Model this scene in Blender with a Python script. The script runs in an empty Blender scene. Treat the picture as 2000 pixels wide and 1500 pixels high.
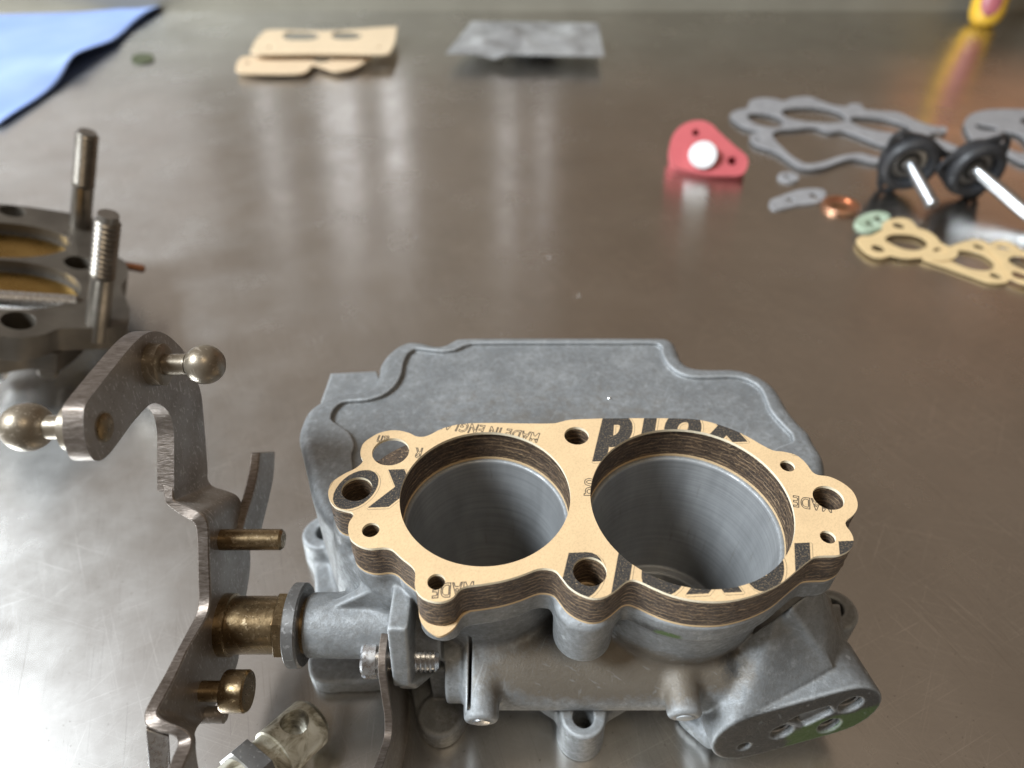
import bpy, bmesh, math, random
import numpy as np
from mathutils import Vector, Matrix
from mathutils.geometry import tessellate_polygon

random.seed(4); rng = np.random.default_rng(4)
MM = 0.001
sc = bpy.context.scene
COL = sc.collection

# ------------------------------------------------------------------ camera
PITCH = math.radians(42.0)
CAM = np.array([0.0, 0.0, 162.0])          # mm above the bench
FPX = 25 / 36 * 2000
cam_d = bpy.data.cameras.new("camera")
cam = bpy.data.objects.new("camera", cam_d); COL.objects.link(cam)
cam.location = CAM * MM
cam.rotation_euler = (math.radians(90) - PITCH, 0, 0)
cam_d.lens = 25; cam_d.sensor_width = 36; cam_d.clip_start = 0.005; cam_d.clip_end = 20
cam_d.dof.use_dof = True; cam_d.dof.focus_distance = 0.135; cam_d.dof.aperture_fstop = 12.5
sc.camera = cam
# ------------------------------------------------------------------ world and lamps
w = bpy.data.worlds.new("World"); sc.world = w; w.use_nodes = True
w.node_tree.nodes["Background"].inputs[0].default_value = (0.36, 0.275, 0.205, 1)
w.node_tree.nodes["Background"].inputs[1].default_value = 0.30
sc.view_settings.view_transform = 'Standard'; sc.view_settings.look = 'None'
sc.view_settings.exposure = 0.0; sc.view_settings.gamma = 1.0

def area(name, loc, target, sx, sy, power, color):
    d = bpy.data.lights.new(name, 'AREA'); d.shape = 'RECTANGLE'
    d.size = sx * MM; d.size_y = sy * MM; d.energy = power; d.color = color
    o = bpy.data.objects.new(name, d); COL.objects.link(o)
    o.location = Vector(loc) * MM
    o.rotation_euler = (Vector(target) - Vector(loc)).to_track_quat('-Z', 'Y').to_euler()
    return o
area("window_key_lamp", (-1170, -190, 1220), (10, 95, 20), 520, 520, 60.0, (0.84, 0.93, 1.0))
area("window_wide_lamp", (-1150, 180, 640), (0, 200, 0), 800, 800, 7.5, (0.93, 0.96, 1.0))
area("window_far_lamp", (-1080, 1500, 480), (-300, 300, 0), 760, 480, .42, (0.97, 0.97, 1.0))
area("left_fill_panel", (-620, 330, 1150), (-150, 120, 0), 900, 700, .5, (0.95, 0.97, 1.0))  # unseen overhead panel added to lighten the bench at lower left
area("ceiling_lamp", (300, -500, 1500), (0, 150, 0), 500, 500, 5.0, (1.0, 0.84, 0.62))
area("orange_glow_fill", (1040, 1500, 420), (250, 350, 0), 420, 460, .22, (1.0, 0.36, 0.12))  # added light, stands in for an orange thing mirrored in the bench
for x_, wd, ht, zz, pw, tl in ((-522, 24, 300, 500, .035, 0), (-388, 20, 310, 495, .04, 0), (-350, 30, 240, 462, .045, 0), (-252, 40, 220, 480, .06, 0), (-11, 22, 225, 545, .028, 0), (70, 20, 210, 550, .022, 0), (700, 30, 80, 308, .008, 0)):
    area("gap_lamp", (x_, 1500, zz), (x_ * .3, 300, 0), wd, ht, pw, (0.93, 0.95, 1.0))
# added fill panels: bounce of the unseen ceiling and far walls, left one brighter
area("overhead_fill_panel", (0, 550, 1600), (0, 550, 0), 3600, 2300, 3.1, (1.0, 0.80, 0.62))
area("far_fill_panel", (-900, 1700, 800), (-900, 0, 800), 1800, 1600, 1.75, (1.0, 0.86, 0.72))
area("far_fill_panel", (900, 1700, 800), (900, 0, 800), 1800, 1600, 1.05, (1.0, 0.74, 0.54))

# ------------------------------------------------------------------ survey helpers (photograph -> planes in the place, mm)
_F = np.array([0, math.cos(PITCH), -math.sin(PITCH)]); _U = np.array([0, math.sin(PITCH), math.cos(PITCH)]); _R = np.array([1.0, 0, 0])
def ray(x, y): return _F + _R * (x - 1000) / FPX + _U * (750 - y) / FPX
def onz(x, y, z=0.0): d = ray(x, y); return CAM + d * (z - CAM[2]) / d[2]
def onx(x, y, X): d = ray(x, y); return CAM + d * X / d[0]
def ony(x, y, Y): d = ray(x, y); return CAM + d * Y / d[1]
def onp(x, y, P0, n): d = ray(x, y); return CAM + d * (np.dot(np.asarray(P0) - CAM, n) / np.dot(d, n))
def unit(v): v = np.asarray(v, float); return v / np.linalg.norm(v)

def smooth_loop(pts, step=0.5):
    """closed Catmull-Rom through the points, resampled"""
    P = np.asarray(pts, float); n = len(P); out = []
    for i in range(n):
        p0, p1, p2, p3 = P[i - 1], P[i], P[(i + 1) % n], P[(i + 2) % n]
        k = max(1, int(np.linalg.norm(p2 - p1) / step))
        for t in np.arange(k) / k:
            out.append(0.5 * ((2 * p1) + (p2 - p0) * t + (2 * p0 - 5 * p1 + 4 * p2 - p3) * t * t + (3 * p1 - p0 - 3 * p2 + p3) * t ** 3))
    return np.array(out)
def circle(c, r, n=48): a = np.arange(n) * 2 * math.pi / n; return np.c_[c[0] + r * np.cos(a), c[1] + r * np.sin(a)]

# ------------------------------------------------------------------ objects
def empty(name, loc, label=None, cat=None, group=None):
    o = bpy.data.objects.new(name, None); COL.objects.link(o); o.location = Vector(loc) * MM
    o.empty_display_size = 0.005
    tag(o, label, cat, group); return o
def tag(o, label=None, cat=None, group=None, kind=None):
    if label: o['label'] = label
    if cat: o['category'] = cat
    if group: o['group'] = group
    if kind: o['kind'] = kind
    return o
def root_of(o):
    p = np.zeros(3)
    while o is not None: p += np.array(o.location) / MM; o = o.parent
    return p
def make(name, V, Fc, mat, parent=None, smooth=False, base=None, uv=None):
    """V in world mm; top-level things get their origin at the base centre"""
    V = np.asarray(V, float)
    if parent is not None: off = root_of(parent)
    elif base is not None: off = np.asarray(base, float)
    else: off = np.array([(V[:, 0].min() + V[:, 0].max()) / 2, (V[:, 1].min() + V[:, 1].max()) / 2, V[:, 2].min()])
    me = bpy.data.meshes.new(name); me.from_pydata(((V - off) * MM).tolist(), [], [list(map(int, f)) for f in Fc]); me.update()
    mats = mat if isinstance(mat, (list, tuple)) else [mat]
    for m in mats: me.materials.append(m)
    me.polygons.foreach_set('use_smooth', [bool(smooth)] * len(me.polygons))
    o = bpy.data.objects.new(name, me); COL.objects.link(o)
    if parent is not None: o.parent = parent
    else: o.location = off * MM
    return o
def auto_smooth(o, ang=35):
    me = o.data; bm = bmesh.new(); bm.from_mesh(me); ca = math.radians(ang)
    for f in bm.faces: f.smooth = True
    for e in bm.edges: e.smooth = not (len(e.link_faces) == 2 and e.calc_face_angle(0) > ca)
    bm.to_mesh(me); bm.free(); return o
def fix(o):
    bm = bmesh.new(); bm.from_mesh(o.data); bmesh.ops.recalc_face_normals(bm, faces=bm.faces); bm.to_mesh(o.data); bm.free(); return o

def frame(n, up=(0, 0, 1)):
    n = unit(n); u = np.cross(up, n)
    if np.linalg.norm(u) < 1e-6: u = np.array([1.0, 0, 0])
    u = unit(u); v = np.cross(n, u); return u, v, n
def lathe(name, prof, P, n, mat, parent=None, segs=40, **k):
    """prof: list of (t along axis, radius)"""
    u, v, n = frame(n, (0, 0, 1) if abs(unit(n)[2]) < .95 else (0, 1, 0)); P = np.asarray(P, float); V = []; Fc = []
    for t, r in prof:
        for i in range(segs):
            a = 2 * math.pi * i / segs; V.append(P + n * t + (u * math.cos(a) + v * math.sin(a)) * max(r, 1e-3))
    m = len(prof)
    for j in range(m - 1):
        for i in range(segs):
            i2 = (i + 1) % segs; Fc.append((j * segs + i, j * segs + i2, (j + 1) * segs + i2, (j + 1) * segs + i))
    Fc.append(list(range(segs))[::-1]); Fc.append([(m - 1) * segs + i for i in range(segs)])
    o = fix(make(name, V, Fc, mat, parent, **k)); return auto_smooth(o)
def thread_prof(t0, t1, r, pitch, depth):
    out = []; t = t0
    while t < t1 - pitch * .99:
        out += [(t, r - depth), (t + pitch * .45, r), (t + pitch * .55, r)]; t += pitch
    out.append((t, r - depth)); return out

def plate(name, outer, holes, to3d, mat, parent=None, rows=1, jitter=0.0, bevel=0.0, side_mat=None, **k):
    """extruded plate: outer/holes are 2-D loops; to3d(loop2d, t) -> 3-D at fraction t (0 bottom, 1 top)"""
    loops = [np.asarray(outer)] + [np.asarray(h) for h in holes]
    V = []; Fc = []; idx = []; mi = []
    tri = tessellate_polygon([[Vector((p[0], p[1], 0)) for p in lp] for lp in loops])
    n0 = sum(len(l) for l in loops)
    for t, flip in ((1, False), (0, True)):
        b = len(V)
        for lp in loops: V.extend(to3d(lp, t))
        for a in tri:
            f = [b + i for i in a]; Fc.append(f[::-1] if flip else f); mi.append(0)
    for li, lp in enumerate(loops):
        n = len(lp); base = len(V)
        nx = np.roll(lp, -1, 0) - np.roll(lp, 1, 0); nn = np.c_[nx[:, 1], -nx[:, 0]]; nn /= np.linalg.norm(nn, axis=1)[:, None] + 1e-9
        for r in range(rows + 1):
            q = lp if r in (0, rows) or jitter == 0 else lp + nn * (rng.normal(0, jitter, (n, 1)) + rng.normal(0, jitter))
            V.extend(to3d(q, r / rows))
        for r in range(rows):
            for i in range(n):
                j = (i + 1) % n; Fc.append((base + r * n + i, base + r * n + j, base + (r + 1) * n + j, base + (r + 1) * n + i)); mi.append(1 if side_mat else 0)
    o = make(name, V, Fc, [mat, side_mat] if side_mat else mat, parent, **k)
    o.data.polygons.foreach_set('material_index', mi)
    bm = bmesh.new(); bm.from_mesh(o.data); bmesh.ops.remove_doubles(bm, verts=bm.verts, dist=1e-6)
    bmesh.ops.recalc_face_normals(bm, faces=bm.faces); bm.to_mesh(o.data); bm.free()
    auto_smooth(o, 40)
    if bevel:
        b = o.modifiers.new('edge', 'BEVEL'); b.width = bevel * MM; b.segments = 2; b.limit_method = 'ANGLE'; b.angle_limit = math.radians(50); b.harden_normals = False
    return o
def flat(z0, z1): return lambda lp, t: np.c_[lp, np.full(len(lp), z0 + (z1 - z0) * t)]
def sheet(name, px, holes, z, th, mat, step=1.0, sm=True, **k):
    """thin gasket lying at height z: outline traced on its plane, holes as (px,py,r mm) or loops of px"""
    P = np.array([onz(x, y, z + th)[:2] for x, y in px]); P = smooth_loop(P, step) if sm else P
    H = []
    for h in holes:
        if len(h) == 3 and np.isscalar(h[0]): H.append(circle(onz(h[0], h[1], z + th)[:2], h[2], 32))
        else: H.append(smooth_loop([onz(x, y, z + th)[:2] for x, y in h], step))
    return plate(name, P, H, flat(z, z + th), mat, **k)

# ------------------------------------------------------------------ materials
def new_mat(name):
    m = bpy.data.materials.new(name); m.use_nodes = True; nt = m.node_tree
    return m, nt, nt.nodes['Principled BSDF']
def N(nt, t, **k):
    n = nt.nodes.new(t)
    for a, b in k.items():
        if a.startswith('i_'): n.inputs[int(a[2:]) if a[2:].isdigit() else a[2:].replace('_', ' ')].default_value = b
        else: setattr(n, a, b)
    return n
def ramp(nt, src, stops):
    r = N(nt, 'ShaderNodeValToRGB'); e = r.color_ramp.elements
    while len(e) < len(stops): e.new(0.5)
    for q, (p, c) in zip(e, stops): q.position = p; q.color = (*c, 1) if len(c) == 3 else c
    nt.links.new(src, r.inputs[0]); return r.outputs[0]
def coords(nt, scale=(1, 1, 1), rot=(0, 0, 0)):
    t = N(nt, 'ShaderNodeTexCoord'); m = N(nt, 'ShaderNodeMapping')
    m.inputs['Scale'].default_value = [s * 1000 for s in scale]; src = t.outputs['Object']
    if any(rot):                                        # turn first, then stretch
        q = N(nt, 'ShaderNodeMapping'); q.inputs['Rotation'].default_value = rot; nt.links.new(src, q.inputs[0]); src = q.outputs[0]
    nt.links.new(src, m.inputs[0]); return m.outputs[0]
def noise(nt, vec, scale, detail=4, rough=.55, dist=0):
    n = N(nt, 'ShaderNodeTexNoise'); n.inputs['Scale'].default_value = scale; n.inputs['Detail'].default_value = detail
    n.inputs['Roughness'].default_value = rough; n.inputs['Distortion'].default_value = dist
    nt.links.new(vec, n.inputs['Vector']); return n.outputs['Fac']
def mix(nt, fac, a, b, mode='MIX'):
    m = N(nt, 'ShaderNodeMix', data_type='RGBA', blend_type=mode)
    for i, v in ((0, fac), (6, a), (7, b)):
        if hasattr(v, 'is_linked'): nt.links.new(v, m.inputs[i])
        else: m.inputs[i].default_value = v if i == 0 else (*v, 1)
    return m.outputs[2]
def bump(nt, h, strength, dist, prev=None):
    b = N(nt, 'ShaderNodeBump'); b.inputs['Strength'].default_value = strength; b.inputs['Distance'].default_value = dist * MM
    nt.links.new(h, b.inputs['Height'])
    if prev is not None: nt.links.new(prev, b.inputs['Normal'])
    return b.outputs[0]
def basic(name, c1, c2, nscale=0.3, metal=0.0, rough=(.4, .6), bmp=(2.0, .2, .05), stretch=(1, 1, 1), spec=.5, detail=5):
    m, nt, p = new_mat(name); v = coords(nt, stretch)
    n = noise(nt, v, nscale, detail)
    nt.links.new(ramp(nt, n, [(.3, c1), (.7, c2)]), p.inputs['Base Color'])
    nt.links.new(ramp(nt, noise(nt, v, nscale * 2.3, 3), [(.3, (rough[0],) * 3), (.7, (rough[1],) * 3)]), p.inputs['Roughness'])
    p.inputs['Metallic'].default_value = metal; p.inputs['Specular IOR Level'].default_value = spec
    if bmp: nt.links.new(bump(nt, noise(nt, v, bmp[0], 3), bmp[1], bmp[2]), p.inputs['Normal'])
    return m

def cast_material():
    m, nt, p = new_mat("cast_zinc"); v = coords(nt)
    n1 = noise(nt, v, .11, 6, .6, .4); n2 = noise(nt, v, .9, 5, .65)
    c = ramp(nt, n1, [(.28, (.145, .151, .155)), (.5, (.20, .208, .213)), (.72, (.27, .278, .283))])
    c = mix(nt, ramp(nt, n2, [(.40, (.0,) * 3), (.66, (.6,) * 3)]), c, (.125, .12, .112))
    c = mix(nt, ramp(nt, noise(nt, v, .55, 6, .75), [(.52, (.0,) * 3), (.70, (.5,) * 3)]), c, (.37, .38, .385))
    a = N(nt, 'ShaderNodeAttribute', attribute_name='stain_shade')
    sep = N(nt, 'ShaderNodeSeparateColor'); nt.links.new(a.outputs['Color'], sep.inputs[0])
    nb = noise(nt, v, .35, 6, .7)
    def masked(ch, lo, hi):
        mm = N(nt, 'ShaderNodeMath', operation='MULTIPLY_ADD'); nt.links.new(nb, mm.inputs[0]); mm.inputs[1].default_value = .9
        nt.links.new(sep.outputs[ch], mm.inputs[2]); return ramp(nt, mm.outputs[0], [(lo, (0,) * 3), (hi, (1,) * 3)])
    c = mix(nt, masked(0, .60, 1.75), c, (.135, .112, .085))       # oily varnish
    c = mix(nt, masked(2, .65, 1.3), c, (.035, .033, .03))       # sooty grime, and shade painted on the port face
    c = mix(nt, masked(1, .80, 1.30), c, (.045, .085, .014))      # green residue
    sp = noise(nt, v, 3.2, 2, .5)
    c = mix(nt, ramp(nt, sp, [(.70, (0,) * 3), (.78, (.5,) * 3)]), c, (.09, .085, .08))
    for ang, sc_ in ((.5, .5), (2.0, .4)):
        sr = noise(nt, coords(nt, (.12, 2.6, 1), (0, .3, ang)), sc_, 2, .5)
        c = mix(nt, ramp(nt, sr, [(.66, (0,) * 3), (.73, (.16,) * 3)]), c, (.45, .47, .49))
    ge = N(nt, 'ShaderNodeNewGeometry'); c = mix(nt, ramp(nt, ge.outputs['Pointiness'], [(.508, (0,) * 3), (.55, (.6,) * 3)]), c, (.42, .435, .445))
    gr = noise(nt, v, 4.5, 3, .7); c = mix(nt, ramp(nt, gr, [(.3, (.30,) * 3), (.55, (0,) * 3)]), c, (.13, .135, .14))
    nt.links.new(c, p.inputs['Base Color'])
    p.inputs['Metallic'].default_value = .25
    nt.links.new(ramp(nt, n2, [(.3, (.38,) * 3), (.7, (.56,) * 3)]), p.inputs['Roughness'])
    b = bump(nt, noise(nt, v, 2.2, 5, .75), .75, .16); b = bump(nt, noise(nt, v, .4, 3), .25, .4, b)
    nt.links.new(b, p.inputs['Normal']); return m

def bore_material():
    m, nt, p = new_mat("machined_bore"); v = coords(nt)
    n1 = noise(nt, coords(nt, (1, 1, .25)), .12, 5, .6); rings = noise(nt, coords(nt, (.04, .04, 2.4)), 1.0, 4, .65)
    c = ramp(nt, n1, [(.3, (.25, .254, .257)), (.55, (.335, .34, .344)), (.75, (.41, .415, .418))])
    c = mix(nt, ramp(nt, rings, [(.35, (.35,) * 3), (.6, (0,) * 3)]), c, (.12, .12, .12))
    dr = noise(nt, coords(nt, (1.2, 1.2, .10)), .55, 4, .6); c = mix(nt, ramp(nt, dr, [(.64, (0,) * 3), (.76, (.45,) * 3)]), c, (.15, .13, .10))
    nt.links.new(c, p.inputs['Base Color']); p.inputs['Metallic'].default_value = .35; p.inputs['Roughness'].default_value = .42
    nt.links.new(bump(nt, rings, .35, .08), p.inputs['Normal']); return m

def lever_material(name, c1, c2, c3, rough=(.34, .5), metal=None):
    m, nt, p = new_mat(name); v = coords(nt)
    n1 = noise(nt, v, .10, 4, .55); n2 = noise(nt, v, 1.4, 4, .6)
    c = ramp(nt, n1, [(.25, c1), (.5, c2), (.75, c3)])
    for ang in (.6, 1.9):
        sr = noise(nt, coords(nt, (.2, 3.0, 3.0), (ang, .4, ang)), .5, 2, .5); c = mix(nt, ramp(nt, sr, [(.62, (0,) * 3), (.70, (.5,) * 3)]), c, tuple(min(1, x * 1.7) for x in c3))
    c = mix(nt, ramp(nt, n2, [(.64, (0,) * 3), (.76, (.7,) * 3)]), c, tuple(x * .4 for x in c1))
    nt.links.new(c, p.inputs['Base Color']); p.inputs['Metallic'].default_value = .6
    nt.links.new(ramp(nt, n2, [(.3, (rough[0],) * 3), (.7, (rough[1],) * 3)]), p.inputs['Roughness'])
    if metal: p.inputs['Metallic'].default_value = metal
    nt.links.new(bump(nt, noise(nt, v, 2.2, 4), .25, .08), p.inputs['Normal']); return m

def sheared_material():
    m, nt, p = new_mat("sheared_steel_edge"); v = coords(nt); v2 = coords(nt, (.35, 1.3, 1.3))
    n = noise(nt, v2, 1.6, 5, .7)
    nt.links.new(ramp(nt, n, [(.3, (.10, .078, .062)), (.5, (.165, .135, .113)), (.7, (.26, .222, .196))]), p.inputs['Base Color'])
    p.inputs['Metallic'].default_value = .85; p.inputs['Roughness'].default_value = .42
    nt.links.new(bump(nt, n, .6, .15), p.inputs['Normal']); return m

def fibre_material():
    m, nt, p = new_mat("laminated_fibre"); v = coords(nt, (1, 1, 1)); s = coords(nt, (.5, .5, 2.6)); sp = coords(nt, (.9, .9, 2.0))
    n1 = noise(nt, s, .55, 6, .7); n2 = noise(nt, sp, 2.2, 5, .8)
    wv = N(nt, 'ShaderNodeTexWave', wave_type='BANDS', bands_direction='Z'); wv.inputs['Scale'].default_value = .30; wv.inputs['Distortion'].default_value = 4.0; wv.inputs['Detail'].default_value = 3; wv.inputs['Detail Scale'].default_value = 1.5
    nt.links.new(v, wv.inputs['Vector'])
    c = ramp(nt, n1, [(.30, (.018, .012, .009)), (.5, (.065, .040, .025)), (.68, (.16, .10, .058))])
    c = mix(nt, ramp(nt, wv.outputs['Fac'], [(.25, (.4,) * 3), (.6, (0,) * 3)]), c, (.016, .011, .008))
    ln = noise(nt, coords(nt, (.35, .35, .6)), .9, 4, .7); fl = N(nt, 'ShaderNodeMath', operation='MULTIPLY'); nt.links.new(ramp(nt, wv.outputs['Fac'], [(.90, (0,) * 3), (.97, (1,) * 3)]), fl.inputs[0]); nt.links.new(ramp(nt, ln, [(.42, (0,) * 3), (.6, (.8,) * 3)]), fl.inputs[1])
    c = mix(nt, fl.outputs[0], c, (.42, .29, .165))
    c = mix(nt, ramp(nt, n2, [(.54, (0,) * 3), (.66, (.9,) * 3)]), c, (.34, .225, .125))
    nt.links.new(c, p.inputs['Base Color']); p.inputs['Roughness'].default_value = .55
    b = bump(nt, n2, .7, .25); nt.links.new(bump(nt, n1, .6, .3, b), p.inputs['Normal']); return m

def paper_material(name, ink=None, base=(.60, .425, .24)):
    m, nt, p = new_mat(name); v = coords(nt)
    n1 = noise(nt, v, .12, 3); n2 = noise(nt, coords(nt, (1, .6, 1), (0, 0, .5)), 3.5, 5, .7)
    c = ramp(nt, n1, [(.3, tuple(x * .95 for x in base)), (.7, tuple(min(1, x * 1.06) for x in base))])
    c = mix(nt, ramp(nt, n2, [(.3, (.45,) * 3), (.55, (0,) * 3)]), c, tuple(x * .60 for x in base))
    if ink is not None:
        t = N(nt, 'ShaderNodeTexImage', image=ink, extension='CLIP', interpolation='Linear')
        u = N(nt, 'ShaderNodeUVMap', uv_map='print'); nt.links.new(u.outputs[0], t.inputs[0])
        wear = ramp(nt, noise(nt, v, 3.0, 6, .8), [(.30, (.45,) * 3), (.48, (1,) * 3)])
        mm = N(nt, 'ShaderNodeMath', operation='MULTIPLY'); nt.links.new(t.outputs[0], mm.inputs[0]); nt.links.new(wear, mm.inputs[1])
        c = mix(nt, mm.outputs[0], c, (.028, .026, .025))
    nt.links.new(c, p.inputs['Base Color']); p.inputs['Roughness'].default_value = .72; p.inputs['Specular IOR Level'].default_value = .3
    nt.links.new(bump(nt, n2, .25, .06), p.inputs['Normal']); return m

def bench_material():
    m, nt, p = new_mat("brushed_stainless"); v = coords(nt)
    n1 = noise(nt, v, .012, 5, .6, .3)
    br = noise(nt, coords(nt, (.03, 2.6, 1), (0, 0, .10)), .5, 4, .6)
    sm = noise(nt, v, .03, 6, .65)
    c = ramp(nt, n1, [(.3, (.56, .545, .52)), (.7, (.70, .685, .66))])
    c = mix(nt, ramp(nt, br, [(.35, (.05,) * 3), (.6, (0,) * 3)]), c, (.34, .32, .30))
    # scratches at several angles
    patch = ramp(nt, noise(nt, v, .035, 3, .6), [(.40, (.15,) * 3), (.62, (1,) * 3)])
    for ang, ln, lo, al in ((1.02, .022, .66, .7), (2.15, .03, .67, .6), (.30, .018, .665, .6), (2.70, .03, .665, .7), (1.55, .04, .68, .6)):
        sr = noise(nt, coords(nt, (ln, 5.0, 1), (0, 0, ang)), 1.0, 1, .5)
        f = N(nt, 'ShaderNodeMath', operation='MULTIPLY'); nt.links.new(ramp(nt, sr, [(lo, (0,) * 3), (lo + .06, (al,) * 3)]), f.inputs[0]); nt.links.new(patch, f.inputs[1])
        c = mix(nt, f.outputs[0], c, (1.0, .99, .97))
    dk = noise(nt, coords(nt, (.03, 5.0, 1), (0, 0, 1.25)), 1.0, 1, .5); c = mix(nt, ramp(nt, dk, [(.67, (0,) * 3), (.73, (.45,) * 3)]), c, (.25, .23, .21))
    sp = noise(nt, v, 1.1, 1, .5); c = mix(nt, ramp(nt, sp, [(.735, (0,) * 3), (.78, (.6,) * 3)]), c, (.20, .17, .14))
    nt.links.new(c, p.inputs['Base Color']); p.inputs['Metallic'].default_value = 1.0
    p.inputs['Anisotropic'].default_value = .75; tg = N(nt, 'ShaderNodeCombineXYZ'); tg.inputs[1].default_value = 1.0; nt.links.new(tg.outputs[0], p.inputs['Tangent'])
    nt.links.new(ramp(nt, sm, [(.3, (.21,) * 3), (.7, (.29,) * 3)]), p.inputs['Roughness'])
    b = bump(nt, noise(nt, coords(nt, (.03, .8, 1), (0, 0, .10)), 1.0, 3, .6), .008, .02); nt.links.new(b, p.inputs['Normal']); return m

M = dict(
    cast=cast_material(),
    lever=lever_material("worn_lever_steel", (.17, .14, .115), (.26, .23, .205), (.33, .305, .285), (.36, .5)),
    edge=sheared_material(),
    ball=lever_material("ball_stud_steel", (.15, .118, .08), (.23, .19, .14), (.31, .27, .22), (.28, .40)),
    brass=lever_material("bronzed_steel", (.13, .085, .042), (.24, .17, .092), (.31, .24, .155), (.24, .38), .9),
    dark=lever_material("dark_washer_steel", (.09, .085, .08), (.17, .165, .16), (.24, .235, .23)),
    bright=basic("bright_screw_zinc", (.62, .63, .65), (.78, .79, .80), .5, 1.0, (.22, .36)),
    fibre=fibre_material(), bore=bore_material(),
    port=basic('tapped_zinc', (.30, .30, .30), (.42, .42, .43), .6, .6, (.3, .45), None),
    bench=bench_material(),
    rod=None,
)
for k, v_ in list(M.items()):
    if v_ is None: del M[k]

# ------------------------------------------------------------------ cast body as one blended volume, cut into its parts
class Cast:
    def __init__(s, lo, hi, h):
        s.lo = np.array(lo, float); s.h = h; s.n = np.ceil((np.array(hi) - lo) / h).astype(int) + 1
        s.D = np.full(s.n, 9.0, np.float32); s.L = np.zeros(s.n, np.int8); s.names = []
    def box(s, lo, hi, pad=3.0):
        a = np.maximum(0, np.floor((np.array(lo) - pad - s.lo) / s.h).astype(int)); b = np.minimum(s.n, np.ceil((np.array(hi) + pad - s.lo) / s.h).astype(int) + 1)
        sl = tuple(slice(i, j) for i, j in zip(a, b))
        ax = [(s.lo[k] + np.arange(a[k], b[k]) * s.h).astype(np.float32) for k in range(3)]
        return sl, ax[0][:, None, None], ax[1][None, :, None], ax[2][None, None, :]
    def add(s, name, fn, lo, hi, k=1.2):
        if name not in s.names: s.names.append(name)
        sl, X, Y, Z = s.box(lo, hi, 3 + k); d = np.asarray(fn(X, Y, Z), np.float32); d = np.broadcast_to(d, s.D[sl].shape); c = s.D[sl]
        L = s.L[sl]; L[d < c] = s.names.index(name)
        hh = np.maximum(k - np.abs(c - d), 0) / k; s.D[sl] = np.minimum(c, d) - hh * hh * k * .25
    def sub(s, fn, lo, hi, k=.4, name=None):
        sl, X, Y, Z = s.box(lo, hi, 3 + k); d = -np.broadcast_to(np.asarray(fn(X, Y, Z), np.float32), s.D[sl].shape); c = s.D[sl]
        if name:
            if name not in s.names: s.names.append(name)
            L = s.L[sl]; L[(d > c) & (d > -1.0)] = s.names.index(name)
        hh = np.maximum(k - np.abs(c - d), 0) / k; s.D[sl] = np.maximum(c, d) + hh * hh * k * .25
    def soften(s, times=1):
        for _ in range(times):
            for ax in range(3):
                D = s.D; E = D.copy(); i = [slice(None)] * 3; a = list(i); b = list(i); c = list(i); a[ax] = slice(0, -2); b[ax] = slice(1, -1); c[ax] = slice(2, None)
                E[tuple(b)] = (D[tuple(a)] + 2 * D[tuple(b)] + D[tuple(c)]) * .25; s.D = E
    def mesh(s):
        D = s.D; I = D < 0; nx, ny, nz = s.n
        cnt = np.zeros((nx - 1, ny - 1, nz - 1), np.int8)
        offs = [(i, j, k) for i in (0, 1) for j in (0, 1) for k in (0, 1)]
        for i, j, k in offs: cnt += I[i:nx - 1 + i, j:ny - 1 + j, k:nz - 1 + k]
        act = (cnt > 0) & (cnt < 8); A = np.argwhere(act); ids = np.full(act.shape, -1, np.int32); ids[act] = np.arange(len(A))
        acc = np.zeros((len(A), 3)); num = np.zeros(len(A))
        cv = {o: D[A[:, 0] + o[0], A[:, 1] + o[1], A[:, 2] + o[2]] for o in offs}
        for o in offs:
            for ax in range(3):
                if o[ax]: continue
                q = list(o); q[ax] = 1; fa, fb = cv[o], cv[tuple(q)]; m = (fa < 0) != (fb < 0); t = np.where(m, fa / np.where(m, fa - fb, 1), 0)
                pnt = np.tile(np.array(o, float), (len(A), 1)); pnt[:, ax] = t; acc += pnt * m[:, None]; num += m
        V = s.lo + (A + acc / num[:, None]) * s.h
        quads = []
        for ax in range(3):
            u, v = (ax + 1) % 3, (ax + 2) % 3; a = [slice(0, None)] * 3; b = [slice(0, None)] * 3; a[ax] = slice(0, -1); b[ax] = slice(1, None)
            Ia, Ib = I[tuple(a)], I[tuple(b)]; E = np.argwhere(Ia != Ib); E = E[(E[:, u] > 0) & (E[:, v] > 0) & (E[:, u] < s.n[u] - 1) & (E[:, v] < s.n[v] - 1)]
            sg = Ia[E[:, 0], E[:, 1], E[:, 2]]; c = []
            for du, dv in ((1, 1), (0, 1), (0, 0), (1, 0)):
                q = E.copy(); q[:, u] -= du; q[:, v] -= dv; c.append(ids[q[:, 0], q[:, 1], q[:, 2]])
            c = np.array(c).T; c[~sg] = c[~sg][:, ::-1]; quads.append(c)
        Q = np.concatenate(quads)
        gi = np.clip(np.round((V - s.lo) / s.h).astype(int), 1, s.n - 2); g = np.zeros_like(V)
        f = (V - s.lo) / s.h; i0 = np.clip(np.floor(f).astype(int), 1, s.n - 3); w_ = f - i0
        def samp(ii): return D[ii[:, 0], ii[:, 1], ii[:, 2]].astype(float)
        for i, j, k in offs:
            ww = np.abs(1 - i - w_[:, 0]) * np.abs(1 - j - w_[:, 1]) * np.abs(1 - k - w_[:, 2]); q = i0 + (i, j, k)
            for ax in range(3):
                e = np.zeros(3, int); e[ax] = 1; g[:, ax] += ww * (samp(q + e) - samp(q - e))
        g /= np.linalg.norm(g, axis=1)[:, None] + 1e-9
        return V, Q, g, s.L[gi[:, 0], gi[:, 1], gi[:, 2]]

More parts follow.
